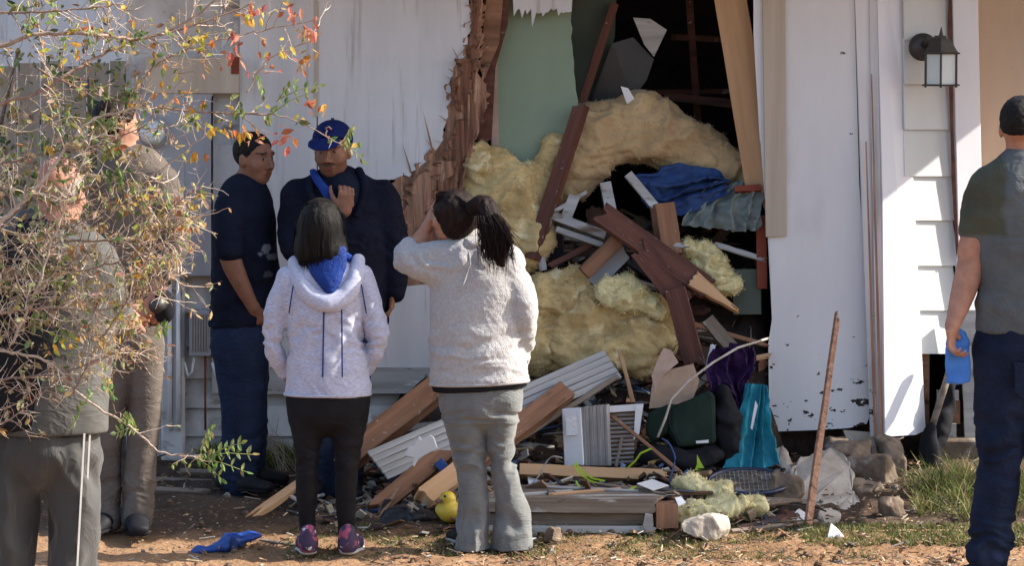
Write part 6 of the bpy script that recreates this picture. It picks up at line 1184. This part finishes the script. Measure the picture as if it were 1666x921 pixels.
B = [
 ([(-120, 210), (0, 168), (65, 150), (110, 120), (200, 72, .1), (300, 45, .15), (415, 5, .2)], .010, .003, 39, .16, 'ykkbg', .28, 2),
 ([(-120, 100), (0, 75), (60, 55), (150, 55), (230, 62, .1), (310, 30, .1), (370, -20, .1)], .011, .004, 27, .15, 'yggbo', .3, 2),
 ([(-100, 440), (0, 362), (40, 325), (75, 285), (140, 203, .05), (200, 180, .08), (245, 165, .1)], .012, .003, 42, .14, 'bkkgk', .2, 2),
 ([(-120, 330, .3), (0, 375, .3), (60, 384, .25), (130, 392, .2), (250, 386, .15), (312, 350, .1)], .010, .003, 78, .15, 'bkkkg', .22, 2),
 ([(60, 110, .1), (110, 135, .1), (200, 165, .1), (330, 182, .1), (440, 186, .1)], .005, .0028, 16, .12, 'yogyo', .5, 1),
 ([(330, 182, .1), (440, 186, .1), (500, 205, .1), (550, 232, .1), (578, 246, .1)], .003, .0015, 11, .07, 'ggy', .6, 0),
 ([(400, 150, .15), (440, 95, .15), (500, 65, .15), (530, 10, .2), (545, -30, .2)], .004, .002, 23, .09, 'rro', .5, 1),
 ([(150, 250, .2), (250, 110, .2), (340, 70, .2), (420, 50, .2), (520, 30, .2)], .005, .002, 27, .12, 'rkoyb', .35, 1),
 ([(-60, 560), (20, 575), (80, 590), (140, 650), (220, 700), (260, 735), (330, 745)], .007, .003, 11, .12, 'gg', .35, 1),
 ([(-80, 640), (0, 618), (60, 612), (120, 600), (200, 570)], .006, .003, 58, .13, 'bk', .14, 2),
 ([(-80, 520), (0, 510), (80, 500), (160, 505), (240, 480), (300, 440)], .007, .003, 81, .15, 'bkkkg', .2, 2),
 ([(-80, 430, .2), (40, 450, .2), (130, 440, .2), (210, 420, .2), (290, 380, .2)], .006, .003, 85, .15, 'bkkg', .25, 2),
 ([(120, 640), (160, 560), (200, 500), (240, 420), (280, 340), (330, 300)], .005, .002, 66, .14, 'kybg', .3, 2),
 ([(20, 560), (60, 470), (90, 380), (120, 300), (150, 220)], .006, .003, 58, .13, 'kg', .2, 2),
 ([(170, 360, .2), (230, 300, .2), (290, 255, .2), (340, 215, .2)], .004, .002, 23, .1, 'oyb', .25, 1),
 ([(-90, 270, .1), (0, 265, .1), (90, 245, .1), (180, 230, .1), (260, 190, .1)], .006, .002, 50, .13, 'gkkb', .28, 2),
 ([(-60, 20), (40, 20), (120, 15), (200, 5)], .006, .003, 27, .12, 'ggy', .4, 2),
 ([(60, 30, .2), (75, 120, .2), (85, 220, .2), (70, 330, .2)], .004, .002, 27, .12, 'ggb', .5, 1),
 ([(-60, 700), (0, 690), (60, 650), (110, 600)], .005, .002, 58, .13, 'bk', .14, 2),
 ([(-60, 470, .2), (30, 440, .2), (110, 470, .2), (180, 540, .2), (230, 600, .2)], .004, .0018, 52, .14, 'kb', .14, 2),
 ([(-60, 400, .1), (50, 420, .1), (150, 350, .1), (230, 330, .1), (300, 370, .1)], .004, .0018, 52, .14, 'kgk', .2, 2),
 ([(-60, 600, .1), (20, 540, .1), (90, 530, .1), (170, 560, .1), (220, 540, .1)], .004, .0018, 57, .14, 'kkb', .14, 2),
 ([(-60, 320, .25), (40, 310, .25), (120, 330, .25), (200, 280, .25), (270, 300, .25)], .004, .0018, 39, .14, 'kgb', .2, 2),
 ([(-60, 180, .25), (40, 215, .25), (120, 190, .25), (220, 215, .25), (300, 200, .25)], .004, .0018, 31, .13, 'gkg', .35, 2),
]
shrub = thing('leafless_shrub', 'sprawling half bare shrub with orange, yellow and green leaves in the left foreground', 'shrub', (-2.15, YB, gzs(-2.15, YB)))
for b in B: branch(*b[:2], b[2], b[3], b[4], b[5], b[6], b[7])
# trunk stems off the left edge that carry them
for q, (px, py) in enumerate(((-120, 210), (-120, 100), (-100, 440), (-120, 330), (-60, 560), (-80, 640), (-80, 520), (-80, 430), (-90, 270), (-60, 20), (-60, 700))):
    a = Vector((-2.15+rs.gauss(0, .04), YB+rs.gauss(0, .04), gzs(-2.15, YB)-.05)); b = P(px, py, YB); c = a.lerp(b, .5)+Vector((-.12, rs.gauss(0, .05), .05)); br.tube(spline([a, c, b], 6), [.022-.011*i/12 for i in range(13)], 7, tw_cols[3])
# named leaf sprays
def spray(px, py, n, pal, rad, L=(.024, .046), dy=.1, down=.5):
    for _ in range(n):
        p = P(px+rs.gauss(0, rad), py+rs.gauss(0, rad*.7), YB+dy+rs.gauss(0, .03)); leaf(p, Vector((rs.gauss(0, .4), rs.gauss(0, .4), rs.gauss(-down, .4))), rs.uniform(*L), rs.choice(leafc[rs.choice(pal)]))
def pinnate(a, b, n, pal, L):
    A = P(a[0], a[1], YB+.05); Bv = P(b[0], b[1], YB-.02); d = (Bv-A); br.tube([A, A.lerp(Bv, .5)+Vector((0, 0, .01)), Bv], [.002, .0015, .001], 5, (.30, .35, .12))
    for i in range(n):
        t = (i+.5)/n; p = A.lerp(Bv, t)+Vector((0, 0, .01*math.sin(math.pi*t)))
        for sg in (-1, 1):
            dd = d.normalized()*.5+Vector((0, rs.gauss(0, .3), sg))*.9; leaf(p, dd, L*rs.uniform(.8, 1.15), rs.choice(leafc[rs.choice(pal)]))
    leaf(Bv, d, L, rs.choice(leafc[pal[0]]))
for a, b in (((330, 745), (410, 740)), ((320, 748), (400, 768)), ((325, 742), (345, 700)), ((340, 745), (392, 722)), ((318, 746), (360, 780)), ((225, 700), (190, 705)), ((250, 545), (272, 535)), ((130, 560), (90, 545)), ((150, 640), (120, 690)), ((220, 700), (205, 680)), ((165, 625), (185, 645))): pinnate(a, b, 5, 'gg', .030)
for a, b in (((440, 186), (505, 150)), ((430, 160), (420, 130)), ((450, 165), (480, 135)), ((455, 160), (520, 140)), ((555, 235), (592, 262)), ((560, 236), (575, 212))): pinnate(a, b, 4, 'gg', .026)
for a in ((403, 28, 'yo', 8), (62, 75, 'yo', 3), (132, 78, 'y', 3), (312, 62, 'y', 4), (340, 60, 'yo', 4), (385, 62, 'r', 7), (380, 85, 'r', 4), (330, 205, 'y', 3), (320, 245, 'oy', 4), (342, 212, 'y', 4), (380, 208, 'o', 5), (400, 215, 'oy', 4), (410, 230, 'or', 3), (455, 215, 'r', 4), (470, 240, 'or', 2), (440, 185, 'g', 7), (385, 180, 'g', 5), (310, 190, 'g', 4), (418, 10, 'ry', 7), (480, 18, 'r', 9), (505, 45, 'r', 5), (510, 90, 'bo', 6), (455, 78, 'y', 4), (496, 100, 'br', 4), (527, 175, 'oy', 4), (510, 168, 'r', 3), (490, 195, 'yg', 3), (272, 420, 'y', 3), (85, 565, 'y', 3), (120, 400, 'o', 4), (30, 10, 'g', 10), (85, 20, 'g', 10), (75, 240, 'y', 3), (250, 140, 'ob', 3), (235, 345, 'b', 8), (300, 365, 'bo', 8), (240, 430, 'yb', 10), (190, 280, 'g', 18), (165, 195, 'g', 20), (205, 150, 'g', 16), (175, 240, 'g', 16), (60, 430, 'g', 14), (215, 300, 'g', 12), (95, 455, 'g', 12), (150, 60, 'g', 8), (30, 300, 'g', 10), (110, 230, 'gk', 12), (255, 360, 'yk', 14), (200, 330, 'gk', 14), (225, 470, 'kb', 16), (285, 330, 'kb', 12), (130, 480, 'kb', 14), (60, 520, 'gk', 12), (215, 520, 'kb', 12), (225, 60, 'g', 8), (160, 150, 'g', 10), (660, 0, 'yo', 5), (648, 4, 'y', 3)):
    if a[0] < 600: spray(a[0], a[1], a[3]+2, a[2], 9)
br.build('branches', 'twig', shrub, True); lv.build('leaves', 'leaf', shrub)
print('shrub faces', len(br.f), len(lv.f))
# twig reaching down at the top of the picture, from the roof line tree: hanging leaf cluster
# ------------------------------------------------------------------ background at the upper left: fence, hedge, shed
fn = thing('plank_fence', 'sunlit brown plank fence behind the shrub at the left', 'fence', (-4.4, 6.0, .2))
for k in range(30):
    x = -5.9+k*.15; o = MB().box((x, 6.0, .2), (x+.14, 6.03, 2.1+.02*math.sin(k*2.1))).build('plank', 'fence_wood', fn)
for zz_ in (.7, 1.7): MB().box((-5.9, 6.035, zz_), (-1.4, 6.08, zz_+.09)).build('rail', 'fence_wood', fn)
shd = thing('white_shed', 'white shed with a flat grey roof beyond the plank fence at the top left', 'shed', (-4.6, 11, .2))
MB().box((-7.2, 10, .2), (-2.2, 13, 3.05)).build('wall', 'paint', shd); MB().box((-7.4, 9.7, 3.06), (-2.0, 13.2, 3.2)).build('roof', 'trim_paint', shd); MB().box((-5.2, 9.97, 1.2), (-4.4, 9.995, 2.3)).build('window', 'black_plastic', shd)
def bush(name, label, c, rad, n, pal, L, seed, grp=None, trunk=.03):
    global lv, br
    sv, sb_ = lv, br; lv, br = MB(), MB(); r_ = random.Random(seed); rt = thing(name, label, 'bush' if trunk < .05 else 'tree', (c[0], c[1], gzs(c[0], c[1])), grp)
    nb = 16; tips = []
    for i in range(nb):
        d = Vector((r_.gauss(0, 1)*rad[0], r_.gauss(0, 1)*rad[1], r_.gauss(0, .8)*rad[2])); e = Vector(c)+d*.75; a = Vector((c[0], c[1], gzs(c[0], c[1])-.02)); m_ = a.lerp(e, .5)+Vector((0, 0, .2*rad[2])); br.tube(spline([a, m_, e], 5), [trunk*(1-.8*q/10) for q in range(11)], 5, tw_cols[3]); tips.append(e)
    for i in range(n):
        e = r_.choice(tips); s_ = .34*min(rad); p = e+Vector((r_.gauss(0, s_), r_.gauss(0, s_), r_.gauss(0, s_))); leaf(p, Vector((r_.gauss(0, 1), r_.gauss(0, 1), r_.gauss(-.3, 1))), L*r_.uniform(.6, 1.3), r_.choice(leafc[r_.choice(pal)]))
    br.build('stems', 'twig', rt, True); lv.build('foliage', 'leaf', rt); lv, br = sv, sb_; return rt
bush('green_bush', 'leafy green bush in front of the plank fence nearest the house corner', (-2.35, 3.0, 1.6), (.5, .5, .7), 1100, 'ggyk', .06, 3)
bush('green_bush', 'leafy green bush in front of the plank fence at the far left', (-3.2, 3.2, 1.5), (.5, .5, .8), 900, 'gkby', .06, 4)
bush('broad_tree', 'broad green tree standing behind the white shed', (-8.5, 18, 4.2), (2.4, 2, 1.6), 5000, 'ggg', .22, 6, None, .16)
# shade on the foot of the heap comes from the wall added beside the porch
# ------------------------------------------------------------------ scatter on the dirt
mb = MB(); r8 = random.Random(77)
cc = [(.46, .35, .22), (.34, .23, .14), (.22, .145, .09), (.46, .40, .33), (.12, .08, .06), (.30, .16, .10), (.20, .17, .14), (.16, .10, .07)]
for i in range(4200):
    x = r8.uniform(-2.4, 2.7); y = r8.uniform(-2.6, .0) if r8.random() < .75 else r8.uniform(-2.2, -1.2)
    if r8.random() > .35+.65*(x > -.6): continue
    z = gzs(x, y)+.012+.018*r8.random(); L_ = r8.choice([.008, .014, .02, .035, .06])*r8.uniform(.7, 1.3); wd = r8.uniform(.002, .010); th = r8.uniform(.001, .005)
    if y > -.7 and -.9 < x < 1.3: z = max(z, heap_z(x, y)+.01) if y > -.55 else z
    M = Matrix.Translation((x, y, z)) @ Matrix.Rotation(r8.uniform(0, 6.3), 4, 'Z') @ Matrix.Rotation(r8.gauss(0, .25), 4, 'Y') @ Matrix.Rotation(r8.gauss(0, .3), 4, 'X')
    mb.box((-L_/2, -wd/2, -th/2), (L_/2, wd/2, th/2), M, r8.choice(cc))
tag(mb.build('wood_chips', 'chips'), 'scattered wood chips, straw and splinters lying over the bare dirt', 'debris', kind='stuff')
mb = MB()
for i in range(420):      # clods and stones
    x = r8.uniform(-2.4, 2.7); y = r8.uniform(-2.3, -.3); r_ = r8.choice((.005, .008, .012, .02)); c = Vector((x, y, gzs(x, y)+r_*.4)); i0 = len(mb.v)
    for q in range(3):
        for a in range(6): an = a*math.pi/3+q*.4; rr_ = r_*(.9 if q == 0 else (1 if q == 1 else .55))*r8.uniform(.7, 1.2); mb.v.append(c+Vector((math.cos(an)*rr_, math.sin(an)*rr_, (q-1)*r_*.55))); mb.c.append((.16, .105, .07) if i % 5 else (.26, .22, .18))
    for q in range(2):
        for a in range(6): b_ = (a+1) % 6; mb.f.append([i0+q*6+a, i0+q*6+b_, i0+q*6+6+b_, i0+q*6+6+a])
    mb.f.append([i0+12+a for a in range(6)])
tag(mb.build('dirt_clods', 'chips'), 'small clods and stones strewn on the dirt', 'stones', kind='stuff')
# grass
mb = MB()
def blades(x0, x1, yy0, yy1, n, hgt, spread=.5):
    for i in range(n):
        x = r8.uniform(x0, x1); y = r8.uniform(yy0, yy1); z = gzs(x, y)-.005; h_ = hgt*r8.uniform(.4, 1.2); ln_ = Vector((r8.gauss(0, spread)*h_, r8.gauss(0, spread)*h_, h_)); w_ = r8.uniform(.002, .004)
        a = Vector((x, y, z)); s_ = Vector((r8.gauss(0, 1), r8.gauss(0, 1), 0)).normalized()*w_; m_ = a+ln_*.5+Vector((0, 0, h_*.15)); e = a+ln_; i0 = len(mb.v); c = r8.choice([(.10, .15, .035), (.15, .19, .05), (.30, .28, .12), (.07, .10, .03), (.38, .33, .18), (.22, .18, .10)])
        mb.v += [a-s_, a+s_, m_+s_*.7, m_-s_*.7, e]; mb.c += [c]*5; mb.f += [[i0, i0+1, i0+2, i0+3], [i0+3, i0+2, i0+4]]
blades(1.86, 2.55, -1.2, -.40, 900, .08, .9); blades(1.95, 2.5, -.9, -.4, 300, .14, .8)
for q_ in range(16):
    tx_ = r8.uniform(1.78, 2.5); ty_ = r8.uniform(-1.25, -.45); blades(tx_-.05, tx_+.05, ty_-.05, ty_+.05, 45, r8.uniform(.06, .15), .7); blades(1.3, 2.6, -1.7, -1.35, 500, .035); blades(-1.0, 1.6, -1.9, -1.3, 500, .02, .9); blades(-1.5, -1.0, -.3, -.05, 160, .1)
tag(mb.build('grass', 'grass'), 'ragged sunlit green and straw coloured grass at the porch step', 'grass', kind='stuff')
# dried weeds by the clapboards
mb = MB()
for i in range(16):
    a = P(470+rs.uniform(-20, 20), 770, -.35); mb.tube(spline([a, a+Vector((-.05+rs.gauss(0, .03), 0, .12)), a+Vector((-.16+rs.gauss(0, .07), rs.gauss(0, .03), .25+rs.gauss(0, .05)))], 5), .0018, 4, (.42, .36, .28))
tag(mb.build('dry_weeds', 'chips', None, True), 'thin dry weed stalks standing against the clapboards behind the black leggings', 'weeds')
def children_of(o): return [c for c in bpy.data.objects if c.parent == o]

GR = {'insulation_batt': 'insulation batts torn out of the wall', 'insulation_tuft': 'pale insulation tufts in the heap', 'broken_board': 'broken dark boards in the heap', 'broken_stud': 'broken wall studs', 'broken_beam': 'broken beams in the hole',
      'fallen_beam': 'fallen beams sloping out of the hole', 'thin_stick': 'thin sticks in the heap', 'wood_offcut': 'thin wood offcuts lying on the dirt', 'ground_plank': 'grey planks on the dirt by the wall', 'low_board': 'low boards at the foot of the heap',
      'loose_lath': 'loose laths in the heap', 'neon_strap': 'neon straps around the wooden pole', 'concrete_slab': 'broken concrete slabs', 'concrete_chunk': 'concrete foundation chunks', 'foundation_shard': 'shards below the panels', 'cable': 'loose cables',
      'rock': 'rocks at the edge of the heap', 'paper_scrap': 'white paper scraps', 'person': 'people standing in the yard', 'green_bush': 'bushes in front of the plank fence'}
for o in bpy.data.objects:
    n_ = o.name.split('.')[0]
    if o.parent is None and n_ in GR and 'label' in o: o['group'] = GR[n_]
